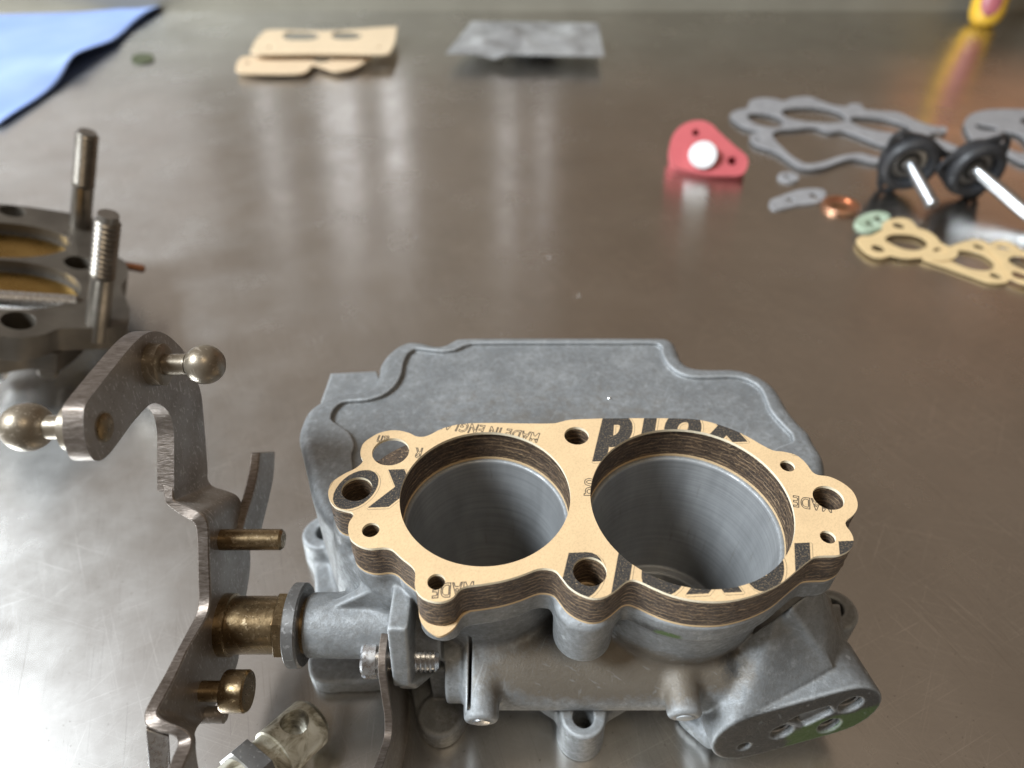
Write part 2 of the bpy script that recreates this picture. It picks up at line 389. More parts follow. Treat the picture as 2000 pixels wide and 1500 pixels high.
def s_poly2(X, Y, P):
    x = X[:, :, 0] + 0 * Y[:, :, 0]; y = Y[:, :, 0] + 0 * X[:, :, 0]; d = np.full(x.shape, 1e9, np.float32); sgn = np.zeros(x.shape, bool)
    for a, b in zip(P, np.roll(P, -1, 0)):
        e = b - a; wx = x - a[0]; wy = y - a[1]; t = np.clip((wx * e[0] + wy * e[1]) / (e @ e + 1e-12), 0, 1)
        d = np.minimum(d, (wx - e[0] * t) ** 2 + (wy - e[1] * t) ** 2)
        c = (a[1] > y) != (b[1] > y)
        if abs(e[1]) > 1e-9: sgn ^= c & (x < e[0] * (y - a[1]) / e[1] + a[0])
    return (np.sqrt(d) * np.where(sgn, -1, 1))[:, :, None]
def s_prism(P, z0, z1, r=0.0, draft=0.0):
    def fn(X, Y, Z):
        d2 = s_poly2(X, Y, P) - draft * (z1 - Z) + r; dz = np.abs(Z - (z0 + z1) / 2) - (z1 - z0) / 2 + r
        return np.minimum(np.maximum(d2, dz), 0) + np.sqrt(np.maximum(d2, 0) ** 2 + np.maximum(dz, 0) ** 2) - r
    return fn, (P[:, 0].min() - 3, P[:, 1].min() - 3, z0), (P[:, 0].max() + 3, P[:, 1].max() + 3, z1)
def s_cyl(A, B, ra, rb=None, r=0.3):
    A = np.asarray(A, float); B = np.asarray(B, float); rb = ra if rb is None else rb; L = np.linalg.norm(B - A); n = (B - A) / L
    def fn(X, Y, Z):
        x, y, z = X - A[0], Y - A[1], Z - A[2]; t = x * n[0] + y * n[1] + z * n[2]
        q = np.sqrt(np.maximum(x * x + y * y + z * z - t * t, 0)); d2 = (q - (ra + (rb - ra) * np.clip(t / L, -.2, 1.2))) + r; dz = np.abs(t - L / 2) - L / 2 + r
        return np.minimum(np.maximum(d2, dz), 0) + np.sqrt(np.maximum(d2, 0) ** 2 + np.maximum(dz, 0) ** 2) - r
    m = max(ra, rb); return fn, np.minimum(A, B) - m, np.maximum(A, B) + m
def s_box(lo, hi, r=.6):
    lo = np.array(lo, float); hi = np.array(hi, float); c = (lo + hi) / 2; e = (hi - lo) / 2 - r
    def fn(X, Y, Z):
        a, b, d = np.abs(X - c[0]) - e[0], np.abs(Y - c[1]) - e[1], np.abs(Z - c[2]) - e[2]
        return np.sqrt(np.maximum(a, 0) ** 2 + np.maximum(b, 0) ** 2 + np.maximum(d, 0) ** 2) + np.minimum(np.maximum(np.maximum(a, b), d), 0) - r
    return fn, lo, hi
def s_hull(pts, r=.5):
    pts = np.array(pts, float); bm = bmesh.new()
    for p in pts: bm.verts.new(p)
    bmesh.ops.convex_hull(bm, input=bm.verts); bm.normal_update(); c = pts.mean(0); pl = []
    for f in bm.faces:
        n = np.array(f.normal); p = np.array(f.verts[0].co)
        if np.dot(n, p - c) < 0: n = -n
        pl.append((n, np.dot(n, p)))
    bm.free(); pl = [q for i, q in enumerate(pl) if not any(np.dot(q[0], o[0]) > .9995 for o in pl[:i])]
    def fn(X, Y, Z):
        d = None
        for n, o in pl:
            e = X * np.float32(n[0]) + Y * np.float32(n[1]) + Z * np.float32(n[2]) - np.float32(o)
            if d is None: d = e
            else:
                hh = np.maximum(r - np.abs(d - e), 0) / r; d = np.maximum(d, e) + hh * hh * r * .25
        return d
    return fn, pts.min(0), pts.max(0)

# outlines read off the photograph on their own planes
ZG = 55.0
GASKET_PX = [(704,882),(709,867),(722,856),(740,846),(760,841),(780,841),(800,846),(812,852),(827,853),(840,849),(855,841),(870,835),(890,830),(915,827),(965,826),(1015,827),(1077,827),(1095,824),(1113,820),(1155,818),(1200,817),(1305,817),(1357,819),(1392,826),(1431,839),(1462,854),(1490,870),(1511,880),(1529,882),(1550,887),(1564,895),(1576,907),(1587,922),(1599,928),(1620,931),(1644,942),(1664,958),(1674,977),(1674,994),(1665,1007),(1653,1017),(1652,1026),(1662,1040),(1667,1054),(1664,1068),(1655,1077),(1637,1084),(1613,1085),(1592,1087),(1578,1096),(1557,1113),(1529,1136),(1497,1153),(1455,1167),(1410,1174),(1357,1172),(1312,1162),(1277,1148),(1256,1138),(1238,1132),(1224,1135),(1210,1146),(1196,1157),(1179,1166),(1158,1168),(1133,1160),(1112,1146),(1098,1129),(1086,1115),(1070,1110),(1050,1111),(1015,1124),(980,1134),(945,1140),(910,1145),(896,1152),(885,1166),(868,1174),(850,1175),(829,1169),(815,1157),(810,1143),(811,1120),(805,1106),(784,1089),(766,1073),(749,1069),(724,1071),(703,1066),(686,1054),(680,1038),(682,1020),(690,1008),(687,1000),(672,996),(655,990),(644,977),(641,962),(646,945),(657,935),(675,924),(690,917),(702,909),(709,900),(705,892)]
TAB = 15      # first points belong to the ear that only the paper has
G3 = [onz(x, y, ZG)[:2] for x, y in GASKET_PX]
OUT_TOP = smooth_loop(G3, .5)
# the block under it has no ear: it runs straight from the left screw lobe to the back edge
OUT_BLOCK = smooth_loop([onz(x, y, ZG)[:2] for x, y in [(702,909),(722,903),(742,893),(762,880),(790,866),(826,852),(855,843)]] + G3[11:-2], .5)
BL, RL = np.array([-5.15, 87.45]), 16.35
BR, RR = np.array([34.0, 85.6]), 19.05
HOLES = [((-29.97, 88.53), 2.95), ((-25.88, 78.9), 1.6), ((-13.02, 68.08), 1.55), ((13.42, 102.76), 2.55), ((13.54, 70.12), 2.95), ((54.92, 94.43), 1.45), ((60.43, 86.4), 2.9), ((57.33, 77.32), 1.4)]
EAR = ((-24.68, 98.29), 3.75)
SCREWS = [0, 3, 4, 6]

body = empty("carburettor", (12, 95, 0), "grey cast carburettor body standing on the bench with a bent steel lever at left", "carburettor")

C = Cast((-60, 50, -2), (86, 162, 50), .36)
BOWL_PX = [(581,847),(586,823),(598,798),(619,781),(644,769),(675,762),(707,758),(726,748),(737,728),(742,704),(756,685),(777,669),(801,661),(826,663),(850,669),(868,667),(885,658),(903,654),(1000,653),(1100,653),(1200,653),(1301,654),(1315,660),(1324,672),(1331,690),(1340,704),(1357,712),(1392,714),(1431,714),(1462,720),(1494,734),(1518,753),(1532,774),(1546,798),(1567,823),(1585,840),(1594,858)]
bowl2 = [onz(x, y, 42)[:2] for x, y in BOWL_PX] + [np.array(p) for p in [(71, 108), (68, 100), (60, 92), (40, 88), (13, 90), (-20, 87), (-33, 87.5), (-38.5, 91), (-42.8, 97), (-45.6, 104), (-48.3, 111)]]
BOWL = smooth_loop(bowl2, 1.2)
C.add("float_bowl", *s_prism(BOWL, 2, 42, 3.0, .012), k=.01)
C.sub(*s_cyl((-51.0, 112, 9), (-51.0, 112, 24), 5.0, 3.5, 2.0), k=2.5)
IN_PX = [(688,900),(693,872),(682,847),(661,832),(647,821),(653,802),(668,789),(689,786),(717,784),(749,774),(772,756),(784,735),(789,711),(798,692),(810,684),(833,686),(864,689),(889,686),(906,678),(920,674),(1000,673),(1100,673),(1200,673),(1284,674),(1291,690),(1301,711),(1319,728),(1340,737),(1364,740),(1403,739),(1434,739),(1462,746),(1483,760),(1494,781),(1504,805),(1525,830),(1545,851),(1548,864),(1522,874),(1450,900),(1200,930),(900,960),(720,960)]
INNER = smooth_loop([onz(x, y, 41.3)[:2] for x, y in IN_PX], 1.2)
C.sub(*s_prism(INNER, 40.75, 46, .2), k=.5)
LEDGE = np.array([onz(x, y, 35)[:2] for x, y in [(646,728),(736,724),(760,800),(640,830),(622,795)]])
C.add("float_bowl", *s_prism(LEDGE, 20, 35, .5), k=2)
BASE = smooth_loop([(-46,76),(-36,74),(-24,74),(-20.5,66),(-15.5,62),(-10.5,66),(-7,73),(8,73),(25,73),(42,71),(52,68),(66,76),(74,83),(77,90),(75,97),(73,115),(60,140),(0,150),(-40,140),(-51,118),(-52,110),(-49,96)], 1.5)
C.add("base_flange", *s_prism(BASE, .05, 5, .8, .03), k=1.5)
C.add("base_flange", *s_cyl((-49.2, 111.4, .05), (-49.2, 111.4, 10), 5.9, 5.2, .8), k=2.5)
C.add("base_flange", *s_cyl((75.4, 88.2, .05), (75.4, 88.2, 12), 5.6, 5.3, .8), k=2)
C.add("base_flange", *s_cyl((-15.5, 66.6, .05), (-15.5, 66.6, 6), 4.9, 4.8, .8), k=1)
C.add("barrel", *s_cyl((BL[0], BL[1], 1), (BL[0], BL[1], 46), 14.0, 18.3, .3), k=1.2)
C.add("barrel.001", *s_cyl((BR[0], BR[1], 1), (BR[0], BR[1], 46), 15.2, 21.3, .3), k=1.2)
C.add("cross_tube", *s_cyl((-10, 72.5, 18.2), (47, 72.5, 18.2), 9.6, 9.6, 1.5), k=1.6)
C.add("cross_tube", *s_cyl((-13.5, 72.5, 18.2), (-9, 72.5, 18.2), 8.3, 8.3, .6), k=.5)
C.add("cross_tube", *s_box((-12, 72, 3), (46, 90, 22), 1), k=1.5)
for nm, (x, ye, ze) in (("plug_boss", (-6.0, 58.6, 21.0)), ("plug_boss.001", (33.6, 59.2, 21.6))):
    C.add(nm, *s_cyl((x, 69, ze + 1.6), (x, ye, ze), 3.9, 3.35, .9), k=1.6)
lug = onz(1140, 1402, 12)
C.add("screw_lug", *s_cyl((lug[0], 64.0, .05), (lug[0], 64.0, 11.6), 5.1, 4.7, .5), k=.6)
C.add("screw_lug", *s_box((lug[0] - 4.8, 64, .05), (lug[0] + 4.8, 76, 11.9), .5), k=.8)
lx = lug[0]
C.add('base_flange', *s_hull([(lx - 15, 70, 8), (lx - 15, 74, 8), (lx - 15, 71, 12), (lx - 6, 68, 5), (lx - 4, 64.5, 4), (lx - 4, 64.5, 8.5), (lx + 4, 64.5, 8.5), (lx + 4, 64.5, 4), (lx + 6, 68, 5), (lx + 17, 70, 8), (lx + 17, 74, 8), (lx + 17, 71, 12), (lx, 74, 3)], .8), k=1.2)
# mounting flange under the gaskets and its screw bosses
ZF = 46.5
C.add("mounting_flange", *s_prism(OUT_BLOCK, 41.5, ZF, .35), k=.9)
for i in SCREWS:
    (x, y), r = HOLES[i]; C.add("mounting_flange", *s_cyl((x, y, 33 if i == 4 else 30), (x, y, ZF - .4), 5.6, 6.0, .8), k=1.2)
C.add("mounting_flange", *s_cyl((-24.7, 97.6, 38), (-24.7, 97.6, 45.5), 5.2, 5.0, .5), k=1.5)
# left side: throttle shaft boss, web, cast stop bracket
SH = np.array([0, 75.4, 27.6])
C.add("shaft_boss", *s_cyl((-41.5, 75.4, 27.6), (-14, 75.4, 27.6), 6.4, 6.9, .5), k=1.5)
C.add("shaft_boss", *s_hull([(-39, 75.5, 31.5), (-39, 77.5, 31.5), (-23, 75.2, 43.8), (-23, 77.6, 43.8), (-14, 75, 43.8), (-14, 78, 43.8), (-14, 75, 25), (-14, 78, 25), (-39, 75.5, 25), (-39, 77.5, 25)]), k=.8)
C.add("mounting_flange", *s_hull([(-36, 84, 42.5), (-22, 72, 42.5), (-22, 96, 42.5), (-36, 96, 42.5), (-40, 88, 20), (-34, 80, 16), (-18, 78, 20), (-14, 95, 20)], 2), k=2)
C.add("stop_bracket", *s_hull([(-22.6, 65.5, 43.5), (-18.8, 65.5, 43.5), (-22.6, 76, 43.5), (-18.8, 76, 43.5), (-23.3, 63.5, 25.5), (-19.8, 63.5, 25.5), (-19.0, 66, 22), (-19.4, 76, 21), (-23, 76, 23)], .5), k=.4)
C.add("stop_bracket", *s_hull([(-22.5, 63.8, 26), (-19.3, 63.8, 26), (-22.5, 64.6, 22), (-19.0, 64.6, 22), (-15.6, 68.5, 20.6), (-15.6, 71, 20.6), (-19.0, 69, 24)], .4), k=.4)
C.add("stop_bracket", *s_box((-17.5, 70, 4), (-13.8, 74, 19), .5), k=.6)
# right side: fuel port block
n0 = np.array([.25, -.95, .13]); e0 = unit([33.5, 6.5, 6.0]); FN = unit(n0 - e0 * (n0 @ e0)); FT = np.cross(e0, FN); FT = FT if FT[2] > 0 else -FT
FC = (onz(1403, 1461, 12.3) + onz(1716, 1374, 18.3)) / 2 + np.array([0, .6, 0]) - FT * .7
FRAD, FHALF = 8.6, 9.5
stad = [FC + e0 * (sx * FHALF + FRAD * math.cos(a)) + FT * FRAD * math.sin(a) for sx, rg in ((1, np.linspace(-90, 90, 9)), (-1, np.linspace(90, 270, 9))) for a in np.radians(rg)]
stad = np.array(stad)
C.add("port_block", *s_hull(np.concatenate([stad, stad - FN * 12])), k=.8)
top = [onz(1392, 1303, 22), onz(1450, 1252, 29.5), onz(1527, 1197, 37), onz(1545, 1190, 37)]
upper = [p for p in stad if (p - FC) @ e0 < 9 and (p - FC) @ FT > -7.5]
ridge_end = onz(1632, 1302, 25)
C.add("port_block", *s_hull(np.array([p - FN * .2 for p in upper] + top + [q - np.array([0, 0, 16]) for q in top] + [ridge_end, ridge_end - np.array([0, 0, 12]), (43, 66, 3.5), (44, 76, 1.5)]), .5), k=.6)
sd = [onz(1527, 1197, 36.8), onz(1545, 1185, 41), onz(1600, 1140, 41.5), onz(1622, 1165, 28), onz(1652, 1268, 20), ridge_end - np.array([0, 0, 1.5])]
C.add("port_block", *s_hull(np.array(sd + [(q[0], q[1], 2) for q in sd]), .6), k=.8)
C.add("port_block", *s_hull(np.array([onz(1612, 1180, 27.5), onz(1640, 1180, 24), onz(1625, 1268, 20), onz(1652, 1268, 18), onz(1612, 1180, 18), onz(1640, 1180, 14), onz(1625, 1268, 12), onz(1652, 1268, 10)]), .4), k=.3)
C.add("base_flange", *s_hull([(38, 70, .1), (38, 70, 5), (43, 60, .1), (43, 60, 4.5), (48, 70, .1), (48, 70, 5), (36, 67, .1), (36, 67, 4.5)], 2.0), k=2.5)
# ---- cavities
C.sub(*s_cyl((BL[0], BL[1], 9), (BL[0], BL[1], 60), 13.6, 16.5, 0), k=.5, name="bore")
C.sub(*s_cyl((BL[0], BL[1], -6), (BL[0], BL[1], 20), 11.4, 11.6, 0), k=.5, name="bore")
C.sub(*s_cyl((BR[0], BR[1], 10), (BR[0], BR[1], 60), 15.8, 19.3, 0), k=.5, name="bore.001")
C.sub(*s_cyl((BR[0], BR[1], -6), (BR[0], BR[1], 20), 13.2, 13.4, 0), k=.5, name="bore.001")
for i in range(8):
    (x, y), r = HOLES[i]; C.sub(*s_cyl((x, y, 30), (x, y, 60), r * .8, None, 0), k=.3)
C.sub(*s_cyl((-48.6, 111.6, -3), (-48.6, 111.6, 14), 2.2, None, 0), k=.8)
C.sub(*s_cyl((75.0, 88.6, -3), (75.0, 88.6, 20), 2.5, None, 0), k=.6)
C.sub(*s_cyl((lug[0], 63.6, 2), (lug[0], 63.6, 12.4), 2.15, None, 0), k=.4)
C.sub(*s_box((-8.6, 60, 15), (-8.0, 72, 31), .2), k=.2)
PORTS = [(1662, 1377, 2.7), (1527, 1430, 2.5), (1620, 1418, 2.5), (1453, 1459, 1.35)]
for px_, py_, r in PORTS:
    c0 = onp(px_, py_, FC, FN); C.sub(*s_cyl(c0 + FN * 3, c0 - FN * (9 if r > 2 else 5), r, r * .82, 0), k=.35)
tp = [onp(*q, FC, FN) for q in ((1538, 1410), (1567, 1396), (1620, 1380), (1628, 1392), (1600, 1404), (1570, 1420))]
C.sub(*s_hull(np.array([q + FN * 2 for q in tp] + [q - FN * 1.3 for q in tp]), .3), k=.3)
tp = [onp(*q, FC, FN) for q in ((1538, 1410), (1566, 1398), (1567, 1419))]
C.sub(*s_hull(np.array([q + FN * 2 for q in tp] + [q - FN * 5 for q in tp]), .3), k=.3)
V, Q, G, L = C.mesh()
# stains: R oil varnish, G green residue, B soot and painted port-face shade
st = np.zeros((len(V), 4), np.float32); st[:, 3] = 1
def blob(c, r): return np.clip(1 - np.linalg.norm((V - c) / r, axis=1), 0, 1)
st[:, 0] = np.clip(1.3 * blob((18, 66, 26), (34, 10, 9)) + .9 * blob((-24.7, 97.6, 45), (7, 6, 6)) + .7 * blob((66, 84, 30), (14, 14, 16)) + .28 * blob((10, 120, 41), (60, 25, 5)) + .5 * blob((43, 68, 26), (7, 7, 8)), 0, 1)
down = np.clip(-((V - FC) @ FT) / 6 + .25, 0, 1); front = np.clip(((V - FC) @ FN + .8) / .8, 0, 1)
st[:, 1] = np.clip(down * front * 1.0 * np.clip(((V - FC) @ e0 + 6) / 8, 0, 1) + 1.1 * blob((28, 65, 42), (5, 4, 2.2)), 0, 1)
st[:, 2] = np.clip(.9 * blob((24, 66, 42), (9, 5, 3)) + 1.1 * blob((19.5, 116.5, 40.7), (8, 4.5, 3)) + .8 * blob((43.5, 68, 25), (4.5, 5, 7)) + .62 * front * (np.abs((V - FC) @ e0) < 20) * (np.abs((V - FC) @ FT) < 9), 0, 1)  # the front term paints shade over the whole port face
me_face = np.array([np.bincount(L[q]).argmax() for q in Q]) if len(Q) < 1000 else np.median(np.sort(L[Q], axis=1)[:, 1:3], axis=1).astype(int)
# every part one connected piece: stray specks go to the neighbour they touch
E_ = np.concatenate([np.stack([Q[:, i], Q[:, (i + 1) % 4]], 1) for i in range(4)]); E_.sort(1); fid = np.tile(np.arange(len(Q)), 4)
order = np.lexsort((E_[:, 1], E_[:, 0])); E_, fid = E_[order], fid[order]; sm_e = (E_[1:] == E_[:-1]).all(1); fa, fb = fid[:-1][sm_e], fid[1:][sm_e]
for _pass in range(4):
    comp = np.arange(len(Q)); same = me_face[fa] == me_face[fb]; xa, xb = fa[same], fb[same]
    while True:
        old = comp.copy(); m_ = np.minimum(comp[xa], comp[xb]); np.minimum.at(comp, xa, m_); np.minimum.at(comp, xb, m_); comp = comp[comp]; comp = comp[comp]
        if (old == comp).all(): break
    ids_, cnt_ = np.unique(comp, return_counts=True); size = dict(zip(ids_, cnt_)); big = {}
    for i_ in ids_:
        l_ = me_face[i_]
        if l_ not in big or size[i_] > size[big[l_]]: big[l_] = i_
    keep = np.zeros(len(Q), bool); keep[[i for i in range(0)]] = True
    keep = np.isin(comp, list(big.values()))
    if keep.all(): break
    for _k in range(60):
        ka = keep[fa] & ~keep[fb]; kb = keep[fb] & ~keep[fa]
        if not (ka.any() or kb.any()): break
        me_face[fb[ka]] = me_face[fa[ka]]; me_face[fa[kb]] = me_face[fb[kb]]; keep[fb[ka]] = True; keep[fa[kb]] = True
cast_parts = {}
for li, nm in enumerate(C.names):
    q = Q[me_face == li]
    if len(q) == 0: continue
    used, inv = np.unique(q, return_inverse=True); q = inv.reshape(-1, 4)
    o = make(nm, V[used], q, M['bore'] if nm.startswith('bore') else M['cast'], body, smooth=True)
    at = o.data.color_attributes.new('stain_shade', 'FLOAT_COLOR', 'POINT'); at.data.foreach_set('color', st[used].ravel())
    o.data.normals_split_custom_set_from_vertices(G[used].tolist())
    cast_parts[nm] = o
for nm, (x, ye, ze) in (("p", (-6.0, 58.6, 21.0)), ("q", (33.6, 59.2, 21.6))):
    d = unit(np.array([x, ye, ze]) - np.array([x, 69, ze + 1.6]))
    lathe("plug", [(-1, 1.75), (.18, 1.75), (.3, 1.4), (.3, 0)], (x, ye, ze), d, M['bright'] if nm == "p" else M['cast'], cast_parts["plug_boss" if nm == "p" else "plug_boss.001"], 24)

for px_, py_, r in PORTS[:3]:
    c0 = onp(px_, py_, FC, FN); pr = [(-8.5, 0), (-8.5, r - .5)]; q_ = -8.0
    while q_ < -1.0: pr += [(q_, r - .42), (q_ + .4, r - .05)]; q_ += .8
    pr += [(-.5, r - .1), (-.1, r + .25), (-1.5, r + .5), (-8.4, r + .5)]
    lathe("threaded_port", pr, c0, FN, M['port'], cast_parts["port_block"], 32)

pip = onz(1190, 778, 40.75); lathe('pip', [(-.3, .45), (.15, .42), (.4, .2), (.45, 0)], pip, (0, 0, 1), M['bright'], cast_parts['float_bowl'], 16)
# ------------------------------------------------------------------ throttle shaft, lever and pins (children of the carburettor)
X = np.array([1.0, 0, 0])
sh = lathe("throttle_shaft", [(-60.5, 3), (-60, 6.3), (-57.2, 6.3), (-57, 5.75), (-47.6, 5.75), (-47.5, 5.6), (-40, 5.6)], SH, X, M['brass'], body)
lathe("nut", [(-47.5, 6.6), (-47.2, 7.0), (-45.2, 7.0), (-45, 6.6)], SH, X, M['brass'], sh, 6)
lathe("washer", [(-45, 8.0), (-44.7, 8.4), (-42.6, 8.4), (-42.2, 8.0)], SH, X, M['dark'], body)

def slab(name, Ls, Rs, th, mat, edge, parent, bevel=.35, extra_face=None):
    """bent strip: left and right borders of its outer face, thickness th to its back"""
    Ls = np.array(Ls, float); Rs = np.array(Rs, float); n = len(Ls); T = np.gradient(Ls + Rs, axis=0); W = Rs - Ls
    Nn = np.cross(W, T); Nn /= np.linalg.norm(Nn, axis=1)[:, None]
    if Nn[:, 0].mean() > 0: Nn = -Nn
    V = np.concatenate([Ls, Rs, Rs + Nn * th, Ls + Nn * th]); Fc = []; mi = []
    for i in range(n - 1):
        for k in range(4):
            a, b = k * n, ((k + 1) % 4) * n; Fc.append((a + i, b + i, b + i + 1, a + i + 1)); mi.append(1 if k in (1, 3) else 0)
    Fc += [(0, n, 2 * n, 3 * n), (n - 1, 2 * n - 1, 3 * n - 1, 4 * n - 1)]; mi += [1, 1]
    o = fix(make(name, V, Fc, [mat, edge], parent)); o.data.polygons.foreach_set('material_index', mi); auto_smooth(o, 40)
    if bevel:
        b = o.modifiers.new('edge', 'BEVEL'); b.width = bevel * MM; b.segments = 2; b.limit_method = 'ANGLE'; b.angle_limit = math.radians(50)
    return o
def spline(P, k=6):
    P = np.asarray(P, float); Q_ = np.concatenate([[2 * P[0] - P[1]], P, [2 * P[-1] - P[-2]]]); out = []
    for i in range(1, len(Q_) - 2):
        p0, p1, p2, p3 = Q_[i - 1:i + 3]
        for t in np.arange(k) / k: out.append(.5 * ((2 * p1) + (p2 - p0) * t + (2 * p0 - 5 * p1 + 4 * p2 - p3) * t * t + (3 * p1 - p0 - 3 * p2 + p3) * t ** 3))
    out.append(P[-1]); return np.array(out)
ARM_PX = [(163,812),(168,788),(195,752),(228,710),(258,674),(282,653),(303,647),(324,653),(345,670),(363,692),(381,734),(393,770),(399,830),(403,880),(406,925),(340,960),(340,890),(339,836),(330,806),(312,790),(297,788),(282,800),(258,827),(234,860),(213,887),(195,900),(177,893),(166,860)]
XL = -66.0
arm2 = smooth_loop([onx(x, y, XL)[1:] for x, y in ARM_PX[:14]], .8)
P2 = np.array([onx(x, y, XL)[1:] for x, y in ARM_PX]); sm = spline(np.concatenate([P2[15:], P2[:15]]), 5)
lever = plate("throttle_lever", sm, [], lambda lp, t: np.c_[np.full(len(lp), XL - 3.3 * (1 - t)), lp], M['lever'], body, bevel=.35, side_mat=M['edge'])
def loft4(name, A, A2, B, mat, edge, parent, bevel=.3):
    """bent strip from four long borders: near inner, near outer, far inner; the far outer follows"""
    A, A2, B = (np.array(q) for q in (A, A2, B)); B2 = B + (A2 - A); n = len(A); V = np.concatenate([A, B, B2, A2]); Fc = []; mi = []
    for i in range(n - 1):
        for k in range(4): a_, b_ = k * n, ((k + 1) % 4) * n; Fc.append((a_ + i, b_ + i, b_ + i + 1, a_ + i + 1)); mi.append(1 if k in (1, 3) else 0)
    Fc += [(0, n, 2 * n, 3 * n), (n - 1, 2 * n - 1, 3 * n - 1, 4 * n - 1)]; mi += [1, 1]
    o = fix(make(name, V, Fc, [mat, edge], parent)); o.data.polygons.foreach_set('material_index', mi); auto_smooth(o, 40)
    b_ = o.modifiers.new('edge', 'BEVEL'); b_.width = bevel * MM; b_.segments = 2; b_.limit_method = 'ANGLE'; b_.angle_limit = math.radians(50); return o
sec = [((340,950),(316,944),-66,(406,924)),((339,971),(321,977),-66,(408,938)),((345,980),(328,988),-65.4,(418,950)),((372,991),(354,1007),-62.6,(440,957)),((393,1002),(373,1018),-60.3,(460,965)),((405,1019),(381,1030),-59.2,(470,976)),((408,1040),(384,1050),-59,(474,992)),((409,1090),(385,1095),-59,(486,1040)),((411,1140),(386,1145),-59,(490,1100)),((411,1172),(386,1180),-59,(484,1150)),((406,1198),(379,1206),-59,(478,1180)),((392,1225),(364,1234),-59,(474,1210)),((368,1267),(346,1268),-59,(470,1262)),((344,1320),(319,1320),-59,(462,1305)),((320,1366),(294,1364),-59,(430,1365)),((308,1389),(281,1394),-59,(405,1398)),
 ((313,1401),(285,1418),-58,(394,1411)),((330,1411),(308,1430),-56.3,(387,1420)),((350,1419),(330,1434),-54.5,(384,1427)),((366,1428),(343,1441),-53.2,(382,1434)),((375,1442),(346,1453),-52.4,(384,1446)),((374,1461),(342,1465),-52,(384,1462)),((366,1480),(335,1480),-52,(386,1480)),((356,1505),(327,1502),-52,(390,1505)),((338,1550),(305,1545),-52,(396,1550))]
Lp = []; L2p = []; Rp = []
for a_, a2, x_, r_ in sec:
    p_ = onx(*a_, x_); dp = (p_ - CAM) @ _F; Lp.append(p_); L2p.append(CAM + ray(*a2) * dp); Rp.append(onx(*r_, x_))
lower = loft4("lever_leg", spline(Lp, 4), spline(L2p, 4), spline(Rp, 4), M['lever'], M['edge'], body)
slab("return_tab", [onx(285, 1424, -60), onx(288, 1470, -60), onx(292, 1530, -60)], [onx(330, 1438, -57.0), onx(331, 1475, -57.0), onx(332, 1530, -57.0)], 1.2, M['bright'], M['edge'], body, .2)
c = onx(297, 712, XL)
def ball_stud(P, n, L1, r, parent):
    prof = [(-3.4, 2.6), (0, 2.6), (0, 3.9), (2.2, 3.9), (2.5, 3.4), (2.6, 2.0), (L1 - r * .88, 2.0)]
    prof += [(L1 - r * math.cos(a), r * math.sin(a)) for a in np.linspace(.50, math.pi - .55, 16)] + [(L1 + r * .86, 0)]
    return lathe("ball_stud", prof, P, n, M['ball'], parent, 40)
ball_stud(c, X, (-56.3 + 66), 3.65, lever)
c2 = onx(204, 834, XL)
ball_stud(c2 - X * 3.3, -X, 9.2, 4.0, lever)
lathe("rivet_head", [(-1, 2.3), (.25, 2.3), (.45, 1.9), (.5, 0)], c2, X, M['brass'], lever, 28)
pin = onx(500, 1054, -52); lathe("stop_pin", [(-60, 2.15), (-46.9, 2.15), (-46.4, 1.7), (-46.3, 0)], (0, pin[1], pin[2]), X, M['brass'], body, 28)
pin = onx(466, 1350, -52); lathe("clevis_pin", [(-60, 1.9), (-54.6, 1.9), (-54.6, 3.7), (-54.3, 3.9), (-50.4, 3.9), (-50, 3.6), (-49.95, 0)], (0, pin[1], pin[2]), X, M['brass'], body, 32)
pin = onx(425, 1396, -57); lathe("rivet_head", [(-60, 1.6), (-55.6, 1.6), (-55.3, 1.2), (-55.2, 0)], (0, pin[1], pin[2]), X, M['lever'], body, 24)
tl = spline([onx(*p) for p in [(508,884,-57),(504,920,-57),(494,965,-57),(482,1005,-57.4),(470,1050,-57.8)]], 5)
tr = spline([onx(*p) for p in [(538,882,-57),(535,930,-57),(526,975,-57),(515,1020,-57.4),(504,1066,-57.8)]], 5)
slab("idle_lever", tl, tr, 2.2, M['lever'], M['edge'], body)
# second lever and its slotted screw in front of the bracket
L_ = spline([onx(*p) for p in [(774,1218,-24),(764,1226,-24),(757,1250,-24.2),(753,1300,-24.2),(759,1350,-23.6),(766,1400,-22.9),(765,1440,-22.9),(755,1475,-23.2),(742,1510,-23.6),(720,1550,-24)]], 6)
R_ = spline([onx(*p) for p in [(790,1222,-24),(800,1232,-24),(806,1255,-24.2),(806,1305,-24.2),(808,1352,-23.6),(813,1400,-22.9),(814,1440,-22.9),(811,1475,-23.2),(808,1510,-23.6),(800,1550,-24)]], 6)
slab("choke_lever", L_, R_, 1.5, M['lever'], M['edge'], body, .25)
sc0 = np.array([0, 69.0, 26.6])
prof = [(-29.6, 0), (-29.6, 3.7), (-29.1, 4.1), (-26.6, 4.1), (-26.6, 2.4), (-20.5, 2.4)] + thread_prof(-20.4, -14.6, 2.9, .95, .45) + [(-14.4, 2.2), (-14.3, 0)]
s = lathe("slotted_screw", prof, (0, sc0[1], sc0[2]), X, M['bright'], body, 36)
cut = make("slot", [(x, y, z) for x in (-30, -28.6) for y in (sc0[1] - 6, sc0[1] + 6) for z in (sc0[2] - .55, sc0[2] + .55)], [(0, 1, 3, 2), (4, 6, 7, 5), (0, 4, 5, 1), (2, 3, 7, 6), (0, 2, 6, 4), (1, 5, 7, 3)], M['bright'], body)
fix(cut); cut.rotation_euler = (0, 0, 0)
bo = s.modifiers.new('slot', 'BOOLEAN'); bo.object = cut; bo.operation = 'DIFFERENCE'; bo.solver = 'EXACT'
